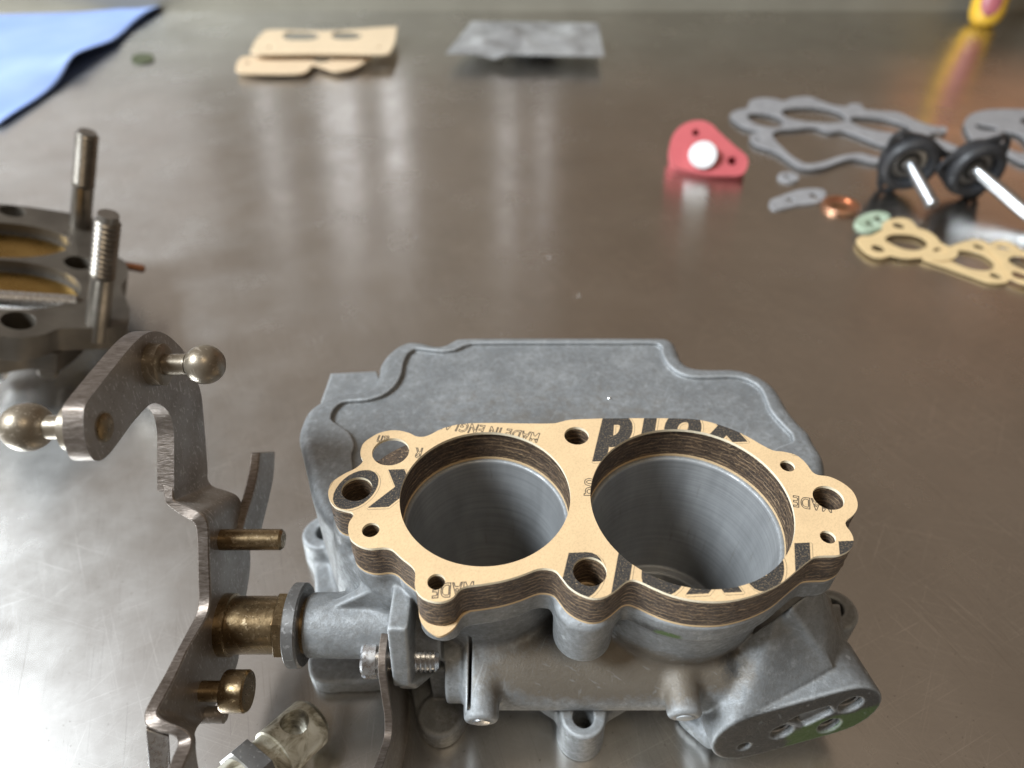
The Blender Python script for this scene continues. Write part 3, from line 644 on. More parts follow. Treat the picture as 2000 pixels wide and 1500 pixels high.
dg = bpy.context.evaluated_depsgraph_get(); me2 = bpy.data.meshes.new_from_object(s.evaluated_get(dg)); s.modifiers.clear(); s.data = me2; s.data.name = "slotted_screw"
bpy.data.objects.remove(cut); auto_smooth(s)

# ------------------------------------------------------------------ gaskets and insulator block on the flange
H_block = [circle(BL, RL + .25, 72), circle(BR, RR + .3, 80)] + [circle(*h, 24) for h in HOLES]
paper2 = paper_material("gasket_paper_plain")
fl = [p + (np.array([-.15, -2.0]) * max(0, 1 - np.hypot(p[0] + 12.5, p[1] - 64) / 6)) for p in OUT_BLOCK]
plate("lower_paper_gasket", np.array(fl), [circle(BL, RL + .15, 72), circle(BR, RR + .2, 80)] + [circle(c_, r_ * .85, 24) for c_, r_ in HOLES], flat(ZF, ZF + .6), paper2, bevel=.06)
tag(bpy.data.objects["lower_paper_gasket"], "thin tan paper gasket squeezed under the dark brown spacer on the grey carburettor", "gasket")
o = plate("insulator_spacer", OUT_BLOCK, H_block, flat(ZF + .6, ZG - .65), M['fibre'], rows=9, jitter=.06)
tag(o, "thick dark brown laminated fibre spacer sandwiched between two tan paper gaskets on the carburettor", "spacer")

# flat print for the top gasket: letters rasterised from text outlines
INK = (-37.0, 60.0, 68.0, 112.0); PPM = 22; IW, IH = int((INK[2] - INK[0]) * PPM), int((INK[3] - INK[1]) * PPM)
ink = np.zeros((IH, IW), np.float32)
def text_tris(body_, size, offset, shear, space=1.0):
    cu = bpy.data.curves.new("t", 'FONT'); cu.body = body_; cu.size = size; cu.offset = offset; cu.shear = shear; cu.resolution_u = 6; cu.space_character = space
    ob = bpy.data.objects.new("t", cu); COL.objects.link(ob); dg = bpy.context.evaluated_depsgraph_get(); m = bpy.data.meshes.new_from_object(ob.evaluated_get(dg))
    m.calc_loop_triangles(); v = np.array([q.co[:2] for q in m.vertices]); t = np.array([q.vertices[:] for q in m.loop_triangles])
    bpy.data.objects.remove(ob); bpy.data.curves.remove(cu); bpy.data.meshes.remove(m); return v, t
def raster(v, t):
    out = np.zeros((IH, IW), np.float32); P = np.c_[(v[:, 0] - INK[0]) * PPM, (v[:, 1] - INK[1]) * PPM]
    for a, b, c_ in P[t]:
        x0, x1 = int(max(0, min(a[0], b[0], c_[0]) - 1)), int(min(IW - 1, max(a[0], b[0], c_[0]) + 2)); y0, y1 = int(max(0, min(a[1], b[1], c_[1]) - 1)), int(min(IH - 1, max(a[1], b[1], c_[1]) + 2))
        if x1 <= x0 or y1 <= y0: continue
        gx, gy = np.meshgrid(np.arange(x0, x1) + .5, np.arange(y0, y1) + .5); e = []
        for p, q in ((a, b), (b, c_), (c_, a)): e.append((q[0] - p[0]) * (gy - p[1]) - (q[1] - p[1]) * (gx - p[0]))
        e = np.array(e); ins = (e >= 0).all(0) | (e <= 0).all(0); out[y0:y1, x0:x1] = np.maximum(out[y0:y1, x0:x1], ins)
    return out
def blur(a, k=1):
    for _ in range(k):
        for ax in (0, 1): a = (np.roll(a, 1, ax) + 2 * a + np.roll(a, -1, ax)) * .25
    return a
def put(txt, at, size, offset=0, shear=0, rot=180.0, outline=False, space=1.0, squash=1.0):
    """at: where the first letter's foot stands (mm), text turned half round as on the photographed sheet"""
    global ink
    ca, sa = math.cos(math.radians(rot)), math.sin(math.radians(rot))
    def tr(v): x = v[:, 0] * squash; y = v[:, 1]; return np.c_[at[0] + x * ca - y * sa, at[1] + x * sa + y * ca]
    v, t = text_tris(txt, size, offset, shear, space); a = raster(tr(v), t)
    if outline:
        er = a.copy()
        for _ in range(4): er = np.minimum.reduce([er, np.roll(er, 1, 0), np.roll(er, -1, 0), np.roll(er, 1, 1), np.roll(er, -1, 1)])
        ink = np.maximum(ink, a - er)
    else:
        ink = np.maximum(ink, a)
        d = a                                   # thin drop outline beside each heavy letter
        for _ in range(5): d = np.maximum.reduce([d, np.roll(d, 1, 0), np.roll(d, -1, 0), np.roll(d, 1, 1), np.roll(d, -1, 1)])
        e = d
        for _ in range(2): e = np.maximum.reduce([e, np.roll(e, 1, 0), np.roll(e, -1, 0), np.roll(e, 1, 1), np.roll(e, -1, 1)])
        sft = np.roll(np.roll(e - d, -4, 0), 3, 1); ink = np.maximum(ink, sft * .8 * (1 - d))
BIG = dict(size=16.5, offset=.95, shear=.40, rot=182.9, squash=.80, space=1.33)
WORD = "Flexoid"
put(WORD, (71.3, 110.6), **BIG); put(WORD, (5.2, 94.0), **BIG); put(WORD, (61.8, 75.6), **BIG)
SMALL = dict(size=3.9, offset=.12, shear=.12, outline=True, squash=.66, space=1.06)
put("MADE IN ENGLAND", (6.0, 103.4), rot=169, **SMALL)
put("MADE IN", (60.8, 85.4), rot=168, **SMALL)
put("MADE", (-6.4, 68.1), rot=184, **SMALL)
put("R", (-18.0, 99.2), rot=176, **SMALL); put("an", (-25.4, 102.6), rot=176, **SMALL)
put("ng", (18.2, 89.6), rot=178, size=6.2, offset=.1, shear=.1, outline=True, squash=.72)
ink = np.clip(blur(ink, 1) * 1.1, 0, 1)
img = bpy.data.images.new("gasket_print", IW, IH, alpha=False); img.colorspace_settings.name = 'Non-Color'
pix = np.ones((IH, IW, 4), np.float32); pix[..., :3] = ink[..., None]; img.pixels.foreach_set(pix.ravel()); img.update(); img.pack()
paper1 = paper_material("gasket_paper_printed", img)
edge_paper = basic("cut_paper_edge", (.78, .66, .46), (.86, .76, .58), 2, 0, (.7, .8), None)
o = plate("printed_paper_gasket", OUT_TOP, [circle(BL, RL, 96), circle(BR, RR, 104)] + [circle(*h, 32) for h in HOLES] + [circle(*EAR, 40)], flat(ZG - .65, ZG), paper1, side_mat=edge_paper, bevel=.1)
uv = o.data.uv_layers.new(name='print'); off = root_of(o)
for lp in o.data.loops:
    q = np.array(o.data.vertices[lp.vertex_index].co) / MM + off; uv.data[lp.index].uv = ((q[0] - INK[0]) / (INK[2] - INK[0]), (q[1] - INK[1]) / (INK[3] - INK[1]))
tag(o, "tan paper gasket with black lettering lying topmost on the brown spacer", "gasket")

# ------------------------------------------------------------------ the bench and its upstand
def grid_plane(name, x0, x1, y0, y1, z, mat): return make(name, [(x0, y0, z), (x1, y0, z), (x1, y1, z), (x0, y1, z)], [(0, 1, 2, 3)], mat, base=(0, 0, z))
YW = onz(1000, 22, 0)[1]
tag(grid_plane("table_top", -1500, 1500, -500, YW + 2, 0, M['bench']), kind='structure')
prof = [(YW, 0), (YW, 60), (YW + 12, 60), (YW + 12, 0)]
V = [(x, y, z + .05) for x in (-1500, 1500) for y, z in prof]; n = len(prof)
tag(auto_smooth(fix(make("back_wall", V, [(i, i + 1, n + i + 1, n + i) for i in range(n - 1)], basic('dull_steel_upstand', (.26, .24, .195), (.30, .28, .23), .02, .6, (.5, .6), None)))), kind='structure')

# ------------------------------------------------------------------ grimy swivel rod in the near left corner
grime = None
def rod_material():
    m, nt, p = new_mat("grimy_plated_rod"); v = coords(nt); n1 = noise(nt, v, .22, 6, .65, .6)
    c = ramp(nt, n1, [(.3, (.035, .03, .02)), (.42, (.22, .19, .13)), (.55, (.50, .47, .38)), (.72, (.62, .60, .53))])
    nt.links.new(c, p.inputs['Base Color']); p.inputs['Metallic'].default_value = .4; p.inputs['Roughness'].default_value = .45
    nt.links.new(bump(nt, n1, .5, .4), p.inputs['Normal']); return m
mr = rod_material()
A = onz(575, 1440, 9.0); B = onz(470, 1535, 13.0); d = unit(B - A); Ln = np.linalg.norm(B - A)
link = empty("swivel_rod", (A[0], A[1], 0), "grimy pale metal rod with a drilled end lying below the bent lever", "rod")
o = lathe("rod_body", [(-6.2, 0), (-6.1, 2.6), (-5.4, 4.4), (-4.2, 5.4), (Ln * .40, 5.5), (Ln * .41, 4.9), (Ln * .60, 4.9), (Ln * .61, 5.5), (Ln + 6, 5.5), (Ln + 6, 0)], A, d, mr, link, 40)
u_, v_, n_ = frame(d)
up = unit(np.array([0, 0, 1]) - d * d[2])
o2 = lathe("cut", [(-9, 2.9), (9, 2.9)], A + d * .2, up, mr, None, 28)
bo = o.modifiers.new('h', 'BOOLEAN'); bo.object = o2; bo.operation = 'DIFFERENCE'; bo.solver = 'EXACT'
dg = bpy.context.evaluated_depsgraph_get(); me2 = bpy.data.meshes.new_from_object(o.evaluated_get(dg)); o.modifiers.clear(); o.data = me2; o.data.name = "rod_body"; bpy.data.objects.remove(o2); auto_smooth(o)
lathe("collar", [(Ln * .66, 5.2), (Ln * .67, 7.0), (Ln * .95, 7.0), (Ln * .96, 5.2)], A, d, M['dark'], link, 6)

# ------------------------------------------------------------------ throttle body with two studs at the left
gm = basic("oily_cast_iron", (.07, .058, .046), (.13, .112, .09), .08, .5, (.35, .5), (.8, .3, .3))
bz = basic("brass_disc", (.36, .23, .07), (.48, .32, .11), .1, 1.0, (.22, .34))
stud_m = basic("stud_steel", (.17, .15, .125), (.26, .235, .205), .2, .9, (.28, .40))
b1 = onz(191, 630, 21); t1 = onz(212, 418, 58); nT = unit(t1 - b1); LT = np.linalg.norm(t1 - b1)
P0 = b1.copy(); e1, e2, _ = frame(nT, (0, 1, 0)); 
def tb(px): return [(np.dot(onp(x, y, P0, nT) - P0, e1), np.dot(onp(x, y, P0, nT) - P0, e2)) for x, y in px]
def tb3(z0, z1): return lambda lp, t: P0 + lp[:, :1] * e1 + lp[:, 1:] * e2 + nT * (z0 + (z1 - z0) * t)
def oval(cx, cy, ax_, by_, n=56): return np.array(tb([(cx + ax_ * math.cos(t), cy - by_ * math.sin(t) + .05 * ax_ * math.cos(t)) for t in np.arange(n) * 2 * math.pi / n]))
out = smooth_loop(tb([(-160, 390), (0, 398), (100, 410), (190, 428), (205, 455), (215, 490), (245, 512), (250, 540), (238, 560), (252, 600), (250, 628), (215, 640), (120, 642), (90, 652), (40, 660), (-20, 655), (-160, 660)]), 1.5)
thr = empty("throttle_body", (P0[0], P0[1], 0), "dark oily throttle body with brass discs and two threaded studs at the left edge", "throttle body")
hl = [oval(8, 556, 150, 48), oval(-8, 468, 146, 34)] + [circle(tb([q])[0], r, 24) for q, r in (((24, 412), 4), ((152, 513), 4.2), ((36, 626), 4.6))]
plate("base_plate", out, hl, tb3(-9, 0), gm, thr, bevel=.6)
lowz = smooth_loop(tb([(-160, 430), (120, 440), (190, 470), (205, 560), (130, 640), (60, 640), (-160, 640)]), 2)
plate("lower_body", lowz, [oval(8, 556, 151, 48.5), oval(-8, 468, 147, 34.5)], tb3(-17, -9.2), gm, thr, bevel=.6)
o1 = oval(8, 560, 147, 46); half = np.array([p for i, p in enumerate(o1) if i < 28 or i > 53])
plate("butterfly", half, [], lambda lp, t: P0 + lp[:, :1] * e1 + lp[:, 1:] * e2 + nT * (-5.2 + 1.6 * t), bz, thr)
plate("butterfly", oval(-8, 470, 143, 32), [], lambda lp, t: P0 + lp[:, :1] * e1 + lp[:, 1:] * e2 + nT * (-5.6 + 1.6 * t), bz, thr)
qa, qb = onp(-150, 566, P0, nT) - nT * 1.5, onp(148, 585, P0, nT) - nT * 1.5
lathe("spindle", [(0, 2.6), (np.linalg.norm(qb - qa), 2.6)], qa, qb - qa, M['bright'], thr, 20)
def stud(P, L):
    pr = [(-6, 3.55), (0, 3.55), (L * .45, 3.55), (L * .46, 3.75)] + thread_prof(L * .47, L - .6, 3.75, 1.75, .75) + [(L, 2.9), (L, 0)]
    lathe("stud", pr, P, nT, stud_m, thr, 32)
stud(P0, LT)
pb2 = onp(157, 440, P0, nT); d2 = ray(170, 258); k2 = None
# height of the second stud from its top in the picture
best = min(np.linspace(20, 70, 200), key=lambda L_: abs((lambda q: 750 - FPX * ((q - CAM) @ _U) / ((q - CAM) @ _F))(pb2 + nT * L_) - 258)); stud(pb2, best)
cp = basic("copper_tone", (.20, .085, .04), (.28, .12, .06), .2, .8, (.4, .5))
q0, q1 = onp(215, 500, P0, nT) - nT * 3, onp(282, 512, P0, nT) - nT * 3
lathe("lever_rod", [(0, 1.5), (np.linalg.norm(q1 - q0), 1.5), (np.linalg.norm(q1 - q0) + .6, .8)], q0, q1 - q0, cp, thr, 20)
lathe("bright_plug", [(0, 5), (6, 5), (6.8, 4)], onz(-10, 705, 9), (.3, -1, .1), M['bright'], thr, 28)
lathe("bright_plug", [(0, 3), (4, 3), (4.6, 2.4)], onz(100, 714, 7), (.2, -1, .1), stud_m, thr, 28)

# ------------------------------------------------------------------ far gaskets, packet, cloth, screwdriver
pale = paper_material("gasket_paper_pale", None, (.64, .50, .335)); tan = paper_material("gasket_paper_tan", None, (.62, .455, .24)); palek = paper_material("gasket_paper_darker", None, (.62, .47, .31))  # palek: slightly darker paper for the lower cream gasket
o = sheet("cream_gasket", [(500,104),(493,92),(500,78),(512,66),(530,58),(640,60),(765,52),(774,56),(771,80),(762,99),(745,105),(620,104)], [[(552,71),(565,62),(606,62),(624,67),(612,77),(566,78)],[(648,71),(656,62),(692,62),(706,67),(698,75),(662,77)],(527,92,1.8),(742,92,1.8)], 8, 1.0, pale, 2, bevel=.2)
tag(o, "upper cream paper gasket with two openings propped on a darker gasket at the back", "gasket", "cream gaskets at the back")
o = sheet("cream_gasket", [(468,140),(461,130),(466,118),(482,110),(560,108),(716,106),(712,120),(690,133),(660,138),(640,134),(622,128),(608,128),(594,141),(540,143)], [(484, 122, 2.2), [(610, 116), (622, 112), (650, 112), (640, 120), (620, 122)]], 3.0, 1.0, palek, 2, bevel=.2)
tag(o, "lower darker tan gasket with a notch half under the upper cream gasket", "gasket", "cream gaskets at the back")
# silvery packet
def packet_mat():
    m, nt, p = new_mat("crinkled_silver_film"); v = coords(nt); n = noise(nt, v, .05, 4, .6, .8)
    nt.links.new(ramp(nt, n, [(.3, (.24, .24, .24)), (.5, (.36, .36, .36)), (.7, (.52, .53, .53))]), p.inputs['Base Color']); p.inputs['Metallic'].default_value = .45; p.inputs['Roughness'].default_value = .4
    nt.links.new(bump(nt, n, .6, 4), p.inputs['Normal']); return m
pk = packet_mat()
cor = [onz(871, 104, 9), onz(1180, 110, 9), onz(1168, 46, 12), onz(922, 42, 12)]
V = []; Fc = []; nu, nv = 44, 30; g = rng.normal(0, 1, (8, 6))
for s_ in (0, 1):
    for j in range(nv + 1):
        for i in range(nu + 1):
            a, b = i / nu, j / nv; p = (cor[0] * (1 - a) + cor[1] * a) * (1 - b) + (cor[3] * (1 - a) + cor[2] * a) * b
            edge = min(1, 6 * min(a, 1 - a, b, 1 - b)); wv = .9 * math.sin(9 * a + 3 * b) * math.cos(7 * b - 4 * a) + .5 * math.sin(23 * a + 11 * b)
            lift = 2.6 * math.exp(-((a - .32) / .13) ** 2 - ((b - .45) / .22) ** 2) * (1 if abs(math.hypot((a - .32) / .13, (b - .45) / .22) - .8) < 2 else 0)
            p = p + np.array([0, 0, (wv * edge + lift + (.5 if s_ else -.5) * (edge + .4) * 2.2) + (-3.0 * max(0, 1 - abs(a - .30) / .10) if b < .04 else 0)]); V.append(p)
M1 = (nu + 1) * (nv + 1)
for s_ in (0, 1):
    for j in range(nv):
        for i in range(nu):
            q = [s_ * M1 + j * (nu + 1) + i, s_ * M1 + j * (nu + 1) + i + 1, s_ * M1 + (j + 1) * (nu + 1) + i + 1, s_ * M1 + (j + 1) * (nu + 1) + i]; Fc.append(q if s_ else q[::-1])
per = [i for i in range(nu)] + [j * (nu + 1) + nu for j in range(nv)] + [nv * (nu + 1) + i for i in range(nu, 0, -1)] + [j * (nu + 1) for j in range(nv, 0, -1)]
for a, b in zip(per, per[1:] + per[:1]): Fc.append((a, b, b + M1, a + M1))
o = auto_smooth(fix(make("silver_packet", V, Fc, pk, base=(onz(1025, 90, 0)[0], onz(1025, 90, 0)[1], 0))), 50)
tag(o, "crinkled silvery grey packet propped a little above the bench at the back middle", "packet")
o2 = lathe("support_tin", [(0, 0), (0, 18), (7.2, 18), (7.2, 0)], onz(1045, 80, .05), (0, 0, 1), pk, o, 28); o2.name = "bottom_tray"
# cloth
def cloth_mat():
    m, nt, p = new_mat("blue_shop_cloth"); v = coords(nt)
    nt.links.new(ramp(nt, noise(nt, v, .02, 4), [(.3, (.22, .32, .62)), (.7, (.30, .40, .69))]), p.inputs['Base Color']); p.inputs['Roughness'].default_value = .9
    wv = N(nt, 'ShaderNodeTexWave'); wv.inputs['Scale'].default_value = 1.2; nt.links.new(v, wv.inputs['Vector'])
    nt.links.new(bump(nt, noise(nt, v, 1.5, 4), .4, .3), p.inputs['Normal']); return m
A_, B_, C_, D_ = onz(-260, 60, 3), onz(322, 4, 3.5), onz(4, 238, 3), onz(-420, 330, 3)
V = []; Fc = []; nu = nv = 60
for j in range(nv + 1):
    for i in range(nu + 1):
        a, b = i / nu, j / nv; p = (A_ * (1 - a) + B_ * a) * (1 - b) + (D_ * (1 - a) + C_ * a) * b
        e_ = max(0, (a - .9) / .1); wv = 2.2 * math.sin(5.0 * b + 2.2 * a) * math.sin(4 * a + 1) + 1.1 * math.sin(13 * b + 6 * a)
        p = p + np.array([1.0, .35, 0]) * (1.2 * math.sin(17 * b + .6) + 2.0 * math.exp(-((b - .45) / .05) ** 2)) * e_ + np.array([0, 0, wv + (1.0 * math.sin(15 * b) + 2.5 * math.exp(-((b - .62) / .07) ** 2)) * e_])
        p[2] = max(p[2], 1.0); V.append(p)
for j in range(nv):
    for i in range(nu): Fc.append((j * (nu + 1) + i, j * (nu + 1) + i + 1, (j + 1) * (nu + 1) + i + 1, (j + 1) * (nu + 1) + i))
o = make("blue_cloth", V, Fc, cloth_mat(), smooth=True, base=(onz(60, 120)[0], onz(60, 120)[1], 0))
sm_ = o.modifiers.new('thick', 'SOLIDIFY'); sm_.thickness = .0009
tag(o, "pale blue shop cloth spread out in the far left corner of the bench", "cloth")
# screwdriver leaning on the upstand
ym = basic("yellow_handle", (.66, .38, .03), (.72, .43, .04), .05, 0, (.3, .4), None); rm = basic("red_handle", (.32, .09, .10), (.38, .11, .13), .05, 0, (.3, .4), None)
S0 = onz(1926, 52, 1.0); sdir = unit(np.array([8.0, YW - S0[1] - 16, 78.0])); S0 = S0 + np.array([0, 6, 7])
scr = empty("screwdriver", (S0[0], S0[1], 0), "yellow and red screwdriver handle leaning against the back of the bench at the far right", "screwdriver")
lathe("handle", [(-9, 0), (-8.6, 4), (-7, 8), (-3, 11), (2, 12.2), (40, 12.6), (75, 11), (95, 8), (100, 6)], S0, sdir, ym, scr, 40)
u1, v1, _n = frame(sdir); fr = unit(np.array([-.45, -1, .35]) - sdir * np.dot([-.45, -1, .35], sdir)); sdv = np.cross(sdir, fr)
V = []; Fc = []
for i, t in enumerate(np.linspace(-3.0, 80, 24)):
    hw = 9.0 * math.sqrt(max(0.02, 1 - (max(0, 6 - t) / 9.3) ** 2)) if t < 6 else 9.0
    for k in np.linspace(-1, 1, 9):
        a_ = k * hw / 12.4; rr = np.interp(t, [-3, 2, 40, 75, 95], [11.0, 12.2, 12.6, 11, 8]) + .35 - .5 * abs(k) ** 4
        V.append(S0 + sdir * t + (fr * math.cos(a_) + sdv * math.sin(a_)) * rr)
for i in range(23):
    for k in range(8): Fc.append((i * 9 + k, i * 9 + k + 1, i * 9 + k + 10, i * 9 + k + 9))
o = make("grip_inlay", V, Fc, rm, scr, smooth=True); sm_ = o.modifiers.new('t', 'SOLIDIFY'); sm_.thickness = .0006
lathe("shank", [(100, 3), (150, 3)], S0, sdir, M['bright'], scr, 20)

# ------------------------------------------------------------------ right side: diaphragms, gaskets, washers
gg = basic("grey_gasket_fibre", (.21, .205, .21), (.29, .285, .29), .2, 0, (.55, .7), (1.5, .3, .1))
Z8 = lambda pts: [(1300 + .35 * x, 150 + .35 * y) for x, y in pts]
def Z8w(pts, k): c_ = np.mean(pts, 0); return Z8([tuple(c_ + (np.array(p_) - c_) * np.array([k, k * 1.06])) for p_ in pts])
o = sheet("grey_gasket", Z8([(360,212),(400,185),(455,172),(470,135),(520,118),(600,120),(660,135),(700,118),(800,110),(870,135),(930,155),(1010,165),(1030,150),(1090,152),(1110,180),(1200,190),(1290,195),(1360,225),(1430,255),(1500,275),(1560,280),(1570,305),(1500,312),(1470,330),(1560,360),(1640,395),(1630,415),(1540,400),(1420,440),(1300,470),(1180,478),(1060,455),(980,470),(880,505),(790,512),(730,495),(660,445),(600,410),(510,380),(475,350),(480,318),(540,302),(470,290),(400,255)]),
   [Z8w([(665,195),(720,178),(830,175),(930,190),(985,220),(975,245),(880,250),(760,240),(690,222)], 1.12), Z8w([(1045,240),(1100,228),(1220,238),(1310,262),(1350,285),(1310,305),(1200,298),(1090,272)], 1.12), Z8w([(465,222),(520,208),(600,218),(645,245),(630,275),(560,272),(500,255)], 1.12),
    Z8w([(615,335),(650,305),(740,298),(840,290),(920,312),(1000,310),(1100,345),(1200,380),(1290,395),(1340,380),(1400,400),(1330,425),(1200,445),(1080,422),(980,435),(880,465),(800,475),(740,450),(680,405)], 1.05), (1300 + .35 * 1530, 150 + .35 * 295, 1.6), (1300 + .35 * 520, 150 + .35 * 345, 1.6)], 1.0, .8, gg, 2, bevel=.2)
tag(o, "large thin grey gasket with several openings lying behind the red diaphragm at the right", "gasket", "grey gaskets at the right")
o = sheet("grey_gasket", [(1884,242),(1893,226),(1915,217),(1945,213),(2010,214),(2100,225),(2140,270),(2100,330),(2010,320),(1975,305),(1945,285),(1915,290),(1898,272)], [[(1904,242),(1925,244),(1947,249),(1946,255),(1915,253)], [(1955,258),(1975,258),(1995,264),(2010,285),(2010,300),(1980,295),(1962,280)], [(1995,232),(2030,230),(2060,240),(2030,246),(2000,243)]], 1.2, .8, gg, 2, bevel=.2)
tag(o, "grey gasket with slots cut by the right edge of the photo behind the diaphragms", "gasket", "grey gaskets at the right")
rub = basic("black_rubber", (.018, .018, .02), (.03, .03, .032), .2, 0, (.42, .55), (1, .2, .1)); stl = basic("polished_rod_steel", (.50, .51, .53), (.60, .61, .62), .3, 1, (.28, .36), None)
def diaphragm(P0, P1, over, label, turn):
    n = unit(P1 - P0); L_ = np.linalg.norm(P1 - P0) * over
    nd = unit(n + unit(CAM - P0) * .75); u, v, _n = frame(nd)
    root = empty("pump_diaphragm", (P0[0], P0[1], 0), label, "diaphragm", "pump diaphragms with metal rods")
    a = np.linspace(0, 2 * math.pi, 90, endpoint=False); rad = 13.4 + 4.2 * np.maximum(0, np.cos((a - turn) * 1.5) ** 2) ** 3
    lp = np.c_[rad * np.cos(a), rad * np.sin(a)]
    hs = [circle((14.6 * math.cos(turn + k * 2 * math.pi / 3), 14.6 * math.sin(turn + k * 2 * math.pi / 3)), 1.5, 16) for k in range(3)]
    plate("flange", lp, hs, lambda q, t: P0 + q[:, :1] * u + q[:, 1:] * v + nd * (-2.2 + 2.2 * t), rub, root, bevel=.5)
    lathe("ring", [(-1, 7.6)] + [(1.2 + 3.6 * math.sin(b), 10.2 - 2.7 * math.cos(b)) for b in np.linspace(-.3, math.pi + .1, 14)] + [(-1, 12.9), (-5, 12.4), (-5, 7.6)], P0, nd, rub, root, 44)
    lathe("cup", [(-.4, 8.0), (.4, 8.0), (.4, 7.4), (-.3, 3.6), (1.6, 3.4), (1.6, 0)], P0, nd, stl, root, 40)
    lathe("pushrod", [(0, 2.9), (L_ * .84, 2.9), (L_ * .85, 2.4), (L_ * .88, 2.4), (L_ * .89, 3.1), (L_ - .8, 3.1), (L_, 2.2), (L_, 0)], P0, n, stl, root, 28)
    lathe("back_disc", [(-7.0, 7.0), (-2.1, 8.2)], P0, nd, rub, root, 32)
diaphragm(onz(1776, 318, 15.5), onz(1823, 403, 5.0), 1.0, "black pump diaphragm whose metal rod points at the tan gasket, left one of the pair", 2.2)
diaphragm(onz(1904, 330, 15.5), onz(2005, 416, 6.0), 1.25, "black pump diaphragm whose metal rod runs out of the right edge", 1.0)
# red diaphragm cover
rd = basic("red_rubber", (.40, .075, .085), (.47, .10, .105), .06, 0, (.45, .55), (1, .1, .05), spec=.4); wh = basic("white_seat", (.72, .72, .72), (.80, .80, .80), .1, 0, (.25, .35), None)
nR = unit([-.12, -.62, .78]); PR = onz(1395, 343, 2.0); eR1, eR2, _n = frame(nR)
def rp(px): return np.array([[np.dot(onp(x, y, PR, nR) - PR, eR1), np.dot(onp(x, y, PR, nR) - PR, eR2)] for x, y in px])
o_ = smooth_loop(rp([(1314,318),(1308,285),(1318,258),(1340,240),(1368,235),(1390,243),(1405,258),(1435,285),(1458,305),(1460,325),(1448,341),(1420,343),(1380,341),(1330,329)]), .8)
red = empty("diaphragm_cover", (PR[0], PR[1], 0), "red rubber diaphragm cover with a bright white round seat standing on the bench", "diaphragm")
plate("plate", o_, [circle(rp([(1359, 259)])[0], 1.9, 20), circle(rp([(1430, 314)])[0], 2.3, 20)], lambda q, t: PR + q[:, :1] * eR1 + q[:, 1:] * eR2 + nR * (-9 + 9 * t), rd, red, bevel=1.0)
cw = onp(1371, 305, PR, nR); lathe("seat", [(-1, 6.6), (4.8, 6.6), (5.3, 6.3), (5.4, 0)], cw + np.array([0, 0, .6]), unit([-.1, -.9, .42]), wh, red, 40)
# small washers and gaskets
def washer(name, px, py, ro, ri, th, mat, label, cat, group=None, z=.05):
    c_ = onz(px, py, z); o = plate(name, circle(c_[:2], ro, 40), [circle(c_[:2], ri, 28)], flat(z, z + th), mat, bevel=.2); return tag(o, label, cat, group)
washer("grey_washer", 1539, 349, 5.0, 2.1, 1.2, gg, "small grey washer lying alone below the large grey gasket", "washer")
o = sheet("grey_strip_gasket", Z8([(580,705),(590,685),(640,665),(740,630),(830,622),(885,632),(890,670),(850,700),(740,715),(650,735),(600,735)]), [(1300 + .35 * 700, 150 + .35 * 685, 2.2), (1300 + .35 * 835, 150 + .35 * 665, 2.8)], .05, .8, gg, 1, bevel=.2)
tag(o, "small oval grey gasket with two holes beside the copper washer", "gasket")
c_ = onz(1642, 403, .5); copper = empty("copper_washer", (c_[0], c_[1], 0), "shiny orange copper disc washer with a dark slot between grey and green gaskets", "washer")
cpm = basic("bright_copper", (.62, .33, .20), (.72, .42, .29), .2, 1, (.32, .42), (1, .1, .05))
lathe("ring", [(0, 5.6), (0, 8.2), (.3, 8.6), (1.6, 8.6), (1.9, 8.2), (1.9, 5.6), (0, 5.6)], c_ - np.array([0, 0, .45]), (0, 0, 1), cpm, copper, 44)
lathe("crown", [(0, 5.5), (1.2, 5.5), (1.3, 0)], c_ - np.array([0, 0, .45]), (0, 0, 1), cpm, copper, 40)
a0, a1 = onz(1625, 399, 1.95), onz(1655, 405, 1.95); dd = unit(a1 - a0); pd = np.array([-dd[1], dd[0], 0])
fix(make("slot_plate", [p + s_ * pd * .6 + np.array([0, 0, z_]) for z_ in (-.9, .35) for p, s_ in ((a0, -1), (a1, -1), (a1, 1), (a0, 1))], [(0, 1, 2, 3), (4, 5, 6, 7), (0, 1, 5, 4), (1, 2, 6, 5), (2, 3, 7, 6), (3, 0, 4, 7)], M['brass'], copper))
gn = basic("green_fibre", (.30, .38, .27), (.38, .45, .34), .2, 0, (.5, .65), (1, .2, .1))
o = sheet("green_gasket", [(1670,433),(1680,422),(1700,414),(1722,413),(1738,420),(1732,436),(1718,447),(1698,449),(1680,444)], [[(1690,438),(1697,431),(1710,433),(1716,438),(1704,442)], [(1706,428),(1714,421),(1726,423),(1729,430),(1718,434)]], .05, 1.3, gn, .8, bevel=.2)
tag(o, "small pale green gasket with two slots touching the corner of the tan gasket", "gasket")
Z18 = lambda pts: [(1640 + .18 * x, 400 + .18 * y) for x, y in pts]
o = sheet("tan_gasket", Z18([(180,385),(230,340),(330,335),(410,300),(460,265),(470,205),(540,160),(660,140),(760,160),(820,215),(850,250),(950,280),(1040,340),(1100,410),(1190,450),(1260,480),(1285,530),(1240,580),(1120,605),(1000,600),(900,570),(760,580),(640,565),(560,550),(460,575),(360,555),(280,510),(220,450)]), [Z18([(490,375),(540,330),(650,315),(800,325),(910,365),(955,420),(910,475),(800,495),(680,475),(560,425)]), (1640 + .18 * 640, 400 + .18 * 225, 2.6), (1640 + .18 * 415, 400 + .18 * 472, 2.8), (1640 + .18 * 1100, 400 + .18 * 505, 3.0)], 1.4, .5, tan, 1, bevel=.15)
tag(o, "tan paper gasket with one round opening, its corner on the green gasket", "gasket", "tan paper gaskets at the right")
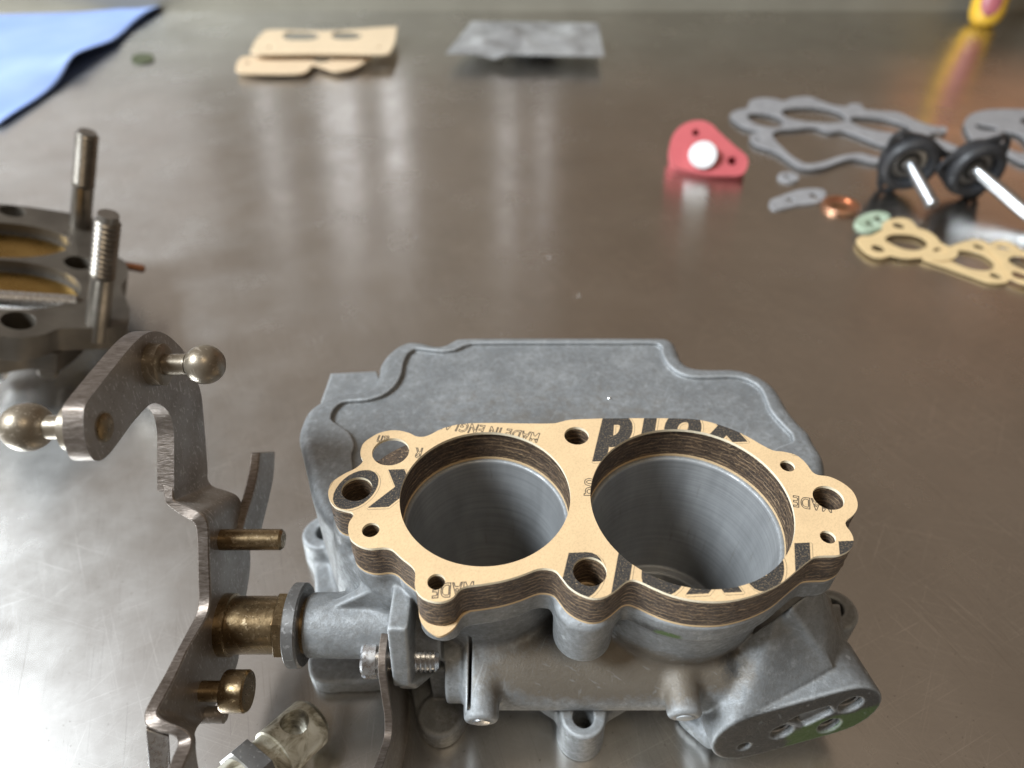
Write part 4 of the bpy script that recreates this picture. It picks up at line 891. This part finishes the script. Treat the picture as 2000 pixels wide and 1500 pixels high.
o = sheet("tan_gasket", Z18([(900,580),(1000,520),(1160,470),(1250,430),(1400,385),(1500,375),(1600,410),(1680,480),(1760,560),(1830,640),(1870,720),(1850,800),(1790,845),(1620,840),(1450,780),(1200,690),(1020,630)]), [Z18([(1150,560),(1220,510),(1330,492),(1450,505),(1570,545),(1660,610),(1680,650),(1650,700),(1550,715),(1400,690),(1250,630)]), (1640 + .18 * 1510, 400 + .18 * 455, 2.2), (1640 + .18 * 1690, 400 + .18 * 770, 2.2)], 0.7, .5, tan, 1, bevel=.15)
tag(o, "middle tan paper gasket with a large oval opening, tucked under its neighbours", "gasket", "tan paper gaskets at the right")
o = sheet("tan_gasket", Z18([(1640,480),(1620,440),(1680,395),(1780,385),(1880,420),(1960,480),(2100,540),(2300,620),(2350,800),(2200,900),(2050,870),(1950,840),(1850,790),(1830,740),(1780,680),(1760,600),(1700,560)]), [Z18([(1830,600),(1880,560),(2000,560),(2120,600),(2180,660),(2150,720),(2020,710),(1900,660)]), [(1640 + .18 * x, 400 + .18 * y) for x, y in ((1690,455),(1760,445),(1850,475),(1840,490),(1740,475))], (1640 + .18 * 1955, 400 + .18 * 765, 3.0)], 1.6, .5, tan, 1, bevel=.15)
tag(o, "tan paper gasket cut off by the right edge of the photo", "gasket", "tan paper gaskets at the right")
o = sheet("olive_gasket", [(256,117),(262,107),(280,104),(298,107),(297,118),(280,123),(264,123)], [], .1, 1.0, basic("olive_fibre", (.05, .06, .03), (.08, .09, .045), .2), 1)
tag(o, "tiny olive green scrap of gasket lying right of the blue cloth", "gasket")
# water drops
wm, nt, p = new_mat("water"); p.inputs['Base Color'].default_value = (1, 1, 1, 1); p.inputs['Transmission Weight'].default_value = 1; p.inputs['Roughness'].default_value = .02; p.inputs['IOR'].default_value = 1.33
for (x, y, r, lb) in ((1068, 501, 1.1, "tiny water drop on bare steel, middle one of three right of centre"), (1127, 577, 1.0, "tiny water drop on bare steel nearest the grey float bowl"), (808, 463, .9, "tiny water drop on bare steel left of the other two"), (1032, 452, .6, "tiniest water drop on bare steel, farthest back of the four")):
    o = lathe("water_drop", [(0, r), (r * .25, r * .93), (r * .45, r * .7), (r * .58, r * .35), (r * .62, 0)], onz(x, y, .02), (0, 0, 1), wm, None, 20); tag(o, lb, "water drop", "water drops on the bench")
